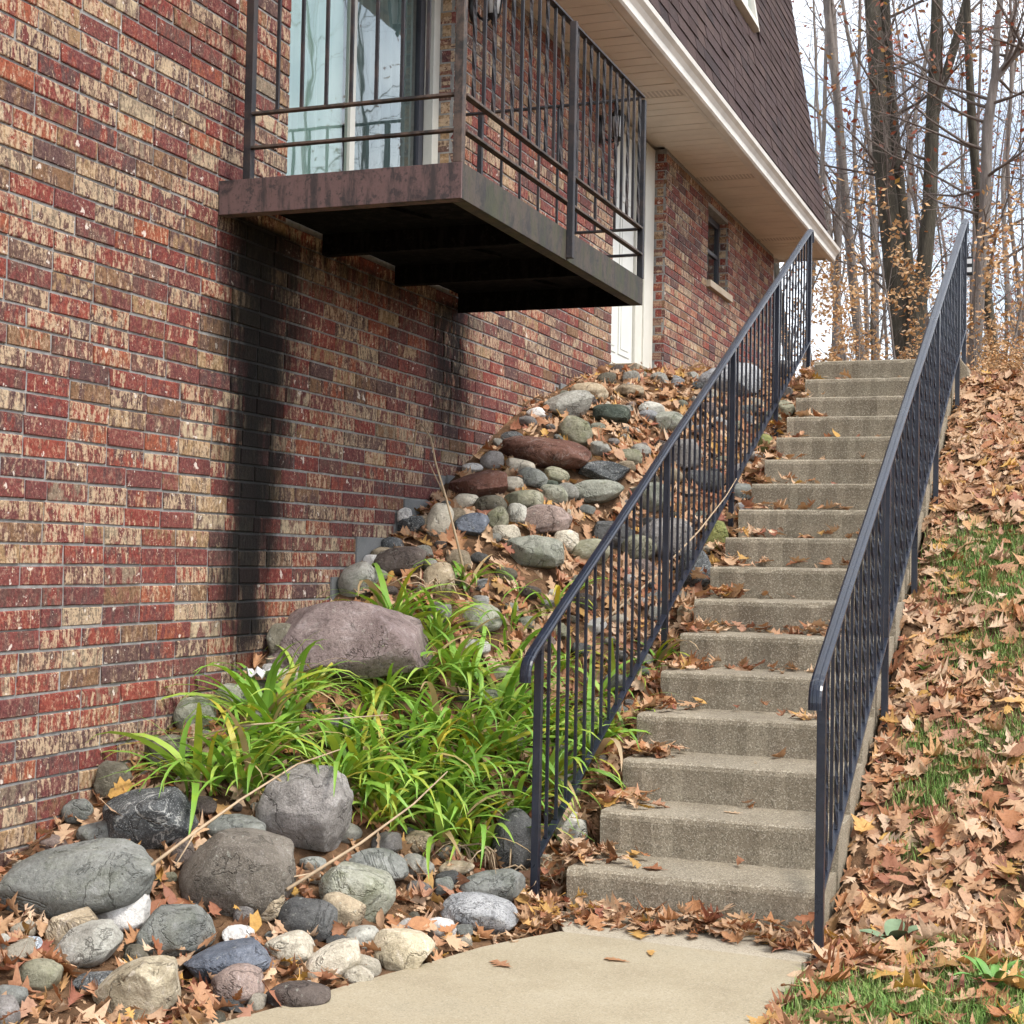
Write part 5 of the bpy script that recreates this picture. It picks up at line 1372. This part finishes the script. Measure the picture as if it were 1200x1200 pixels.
# the big three-stemmed tree behind the head of the stairs
def stem_tree():
    e = anchored('forked_tree', (-2.65, 24.0, gz(-2.65, 24)), 'big dark tree with three trunks rising from one base behind the stairs', 'tree')
    A = [(-2.62, 24, 2.0), (-2.65, 24, 3.6), (-2.67, 24.0, 4.49), (-2.72, 24.0, 4.89), (-2.85, 24.0, 5.81), (-2.98, 24.0, 6.78), (-3.1, 24.0, 7.81), (-3.16, 24.0, 8.62), (-3.28, 24.0, 10.23), (-3.44, 24.0, 12.27), (-3.6, 24.1, 15)]
    B = [(-2.58, 24.2, 3.6), (-2.62, 24.2, 4.65), (-2.63, 24.2, 5.18), (-2.75, 24.2, 6.24), (-2.84, 24.2, 7.07), (-2.97, 24.2, 8.3), (-3.05, 24.2, 9.3), (-3.12, 24.2, 10.3), (-3.2, 24.3, 11.96), (-3.1, 24.4, 15)]
    Cc = [(-2.60, 23.9, 3.6), (-2.58, 23.8, 4.53), (-2.53, 23.8, 5.24), (-2.42, 23.8, 6.15), (-2.36, 23.8, 6.95), (-2.33, 23.8, 8.38), (-2.29, 23.8, 9.42), (-2.27, 23.8, 11.36), (-2.1, 23.8, 14)]
    D = [(-2.33, 23.8, 8.2), (-2.25, 23.8, 8.65), (-2.13, 23.8, 8.95), (-1.98, 23.8, 9.5), (-1.86, 23.8, 10.0), (-1.75, 23.8, 10.77), (-1.5, 23.7, 13)]
    g = random.Random(4); cb = MB(); tips = []
    for pts, r0, r1 in ((A, .23, .09), (B, .13, .065), (Cc, .15, .07), (D, .085, .045)):
        m = MB(); m.tube(pts, [r0+(r1-r0)*min(1, (i/(len(pts)-1))**(.55 if r0 > .25 else 1)) for i in range(len(pts))], 10, cap=False); m.build('trunk', M['bark'], e, True)
        for i in range(3, len(pts)-1):
            for _ in range(3):
                p = Vector(pts[i]).lerp(Vector(pts[i+1]), g.random()); dd = Vector((g.gauss(0, 1), g.gauss(0, .8), g.uniform(.1, .9))).normalized()
                grow(cb, tips, p, dd, g.uniform(1.0, 2.4), .026, 2, g)
    cb.build('crown', M['bark_red'], e, True)
    link('foliage', leaves_mesh('foliage', tips, 600, .10, M['oakleaf'], g), e)
stem_tree()
def leaning_tree():
    e = anchored('leaning_tree', (-1.45, 20.0, gz(-1.45, 20)), 'slender grey tree bending right with rusty leaves, right of the right handrail', 'tree')
    P = [(-1.5, 20, 2.2), (-1.43, 20.0, 3.96), (-1.37, 20.0, 5.03), (-1.31, 20.0, 6.02), (-1.29, 20.0, 7.01), (-1.21, 20.0, 7.59), (-1.01, 20.0, 7.85), (-.71, 20.0, 8.1), (-.3, 19.9, 8.6)]
    m = MB(); m.tube(P, [.10, .085, .078, .072, .068, .055, .045, .035, .02], 9, cap=False); m.tube([(-1.21, 20, 7.55), (-1.18, 20, 8.3), (-1.08, 20.1, 9.3), (-1.1, 20, 11)], [.05, .045, .035, .02], 8, cap=False); m.build('trunk', M['bark_pale'], e, True)
    g = random.Random(9); cb = MB(); tips = []
    for i in range(2, 8):
        for _ in range(4):
            dd = Vector((g.gauss(0, 1), g.gauss(0, .8), g.uniform(.0, .8))).normalized(); grow(cb, tips, Vector(P[i]).lerp(Vector(P[i+1]), g.random()), dd, g.uniform(.8, 1.9), .024, 2, g)
    cb.build('crown', M['bark_red'], e, True); link('foliage', leaves_mesh('foliage', tips, 520, .10, M['oakleaf'], g), e)
leaning_tree()
PROTO = [make_tree(50+j, random.Random(j).uniform(13, 18), [.075, .055, .045, .07, .04, .085][j], (random.Random(j+9).gauss(0, .06), 0), ['bark_pale', 'bark_red', 'bark_pale', 'bark', 'bark_red', 'bark_pale'][j], nb=17, z0=.2, blen=.17, leaf='oakleaf' if j in (1, 3, 5) else ('beech' if j == 2 else None), nleaf=330, lsize=.11) for j in range(6)]
def tree_at(px_x, y, j, rz, sc, label='slender bare tree standing in the thin woods behind the stairs'):
    place('bare_tree', PROTO[j], (px_x, y, gz(px_x, y)), rz, label, 'tree', 'bare trees of the woods', sc)
g = random.Random(77)
tree_at(-.95, 22, 3, .4, 1.0, 'dark bare trunk at the right edge of the picture behind the bank')
tree_at(-3.70, 27, 0, 1.2, 1.15, 'pale straight trunk just left of the big three-stemmed tree')
for (x, y) in [(-4.35, 24), (-5.3, 33), (-4.6, 36), (-6.6, 41), (-3.4, 34), (-5.0, 52), (-2.6, 31), (-2.0, 29), (-1.7, 35), (-2.6, 45), (-.5, 25), (-7.4, 47), (-3.5, 54), (-1.2, 42), (-5.1, 38.5), (-.8, 33), (-4.0, 29), (-5.6, 45), (-3.0, 38), (-2.2, 50), (-6.1, 37), (-4.4, 47), (-1.5, 46), (-3.9, 60), (-2.9, 58), (-6.0, 60), (-1.4, 31), (-7.2, 56), (-5.0, 64), (-4.2, 52), (-2.0, 62), (-1.9, 39), (-3.3, 48), (-.9, 50), (-6.4, 46)]:
    tree_at(x, y, g.randrange(6), g.uniform(0, 6.28), g.uniform(.8, 1.25))
for (x, y) in [(1.2, 23), (2.8, 27), (4.5, 22), (6.5, 30), (8.0, 20), (10, 26), (12, 16), (9, 12), (13, 9), (11, 5), (14, 20), (7, 38), (-8, 30), (-10, 38), (3, 40), (.6, 30), (15, 13), (10, 15.5)]:
    tree_at(x, y, g.randrange(6), g.uniform(0, 6.28), g.uniform(.85, 1.3), 'slender bare tree of the woods outside the picture to the right and left')
# beech saplings holding their tan leaves
SAP = [make_tree(80+j, [3.6, 2.9, 4.2][j], .03, (random.Random(j+3).gauss(0, .1), 0), 'bark_pale', nb=13, z0=.12, blen=.30, leaf='beech', nleaf=520, lsize=.1, depth=1) for j in range(3)]
for k, (x, y) in enumerate([(-3.25, 21.2), (-2.45, 18.6), (-3.6, 22.5), (-1.25, 18.5), (-1.0, 20.5), (-1.75, 21.5), (-2.7, 21.0), (0.2, 19), (.9, 21.5), (-2.8, 20.0), (-3.45, 24.5), (-2.2, 19.5), (-.9, 17.8), (-1.5, 19.6)]):
    place('beech_sapling', SAP[k % 3], (x, y, gz(x, y)), g.uniform(0, 6.28), 'young beech still holding pale orange-tan leaves at the edge of the woods', 'tree', 'beech saplings at the wood edge', g.uniform(.55, .8))
# dry low shrubs along the crest of the bank
BUSH = []
for j in range(2):
    gg_ = random.Random(200+j); cb = MB(); tips = []
    for _ in range(16):
        dd = Vector((gg_.gauss(0, .8), gg_.gauss(0, .8), 1)).normalized(); grow(cb, tips, Vector((gg_.gauss(0, .08), gg_.gauss(0, .08), -.05)), dd, gg_.uniform(.3, .55), .006, 1, gg_)
    BUSH.append((cb.mesh('stems', M['bark_red'], True), leaves_mesh('foliage', tips, 900, .045, M['beech'], gg_, .04)))
for k, (x, y) in enumerate([(-.62, 12.6), (-.35, 12.3), (-.1, 12.8), (.3, 12.5), (-.45, 13.3), (.05, 13.5), (.7, 12.9), (1.2, 12.6), (-.75, 13.4), (-.8, 14.4), (-1.6, 14.6), (-2.2, 14.9)]):
    e = empty('dry_shrub', (x, y, gz(x, y)), random.uniform(0, 6), 'low orange-brown shrub on the crest of the bank right of the stairs' if x > -1 else 'low orange-brown shrub behind the head of the stairs', 'shrub', 'dry shrubs along the crest'); e.scale = (.75,)*3
    for nm, me in zip(('stems', 'foliage'), BUSH[k % 2]): link(nm, me, e)
print('objects', len(bpy.data.objects))
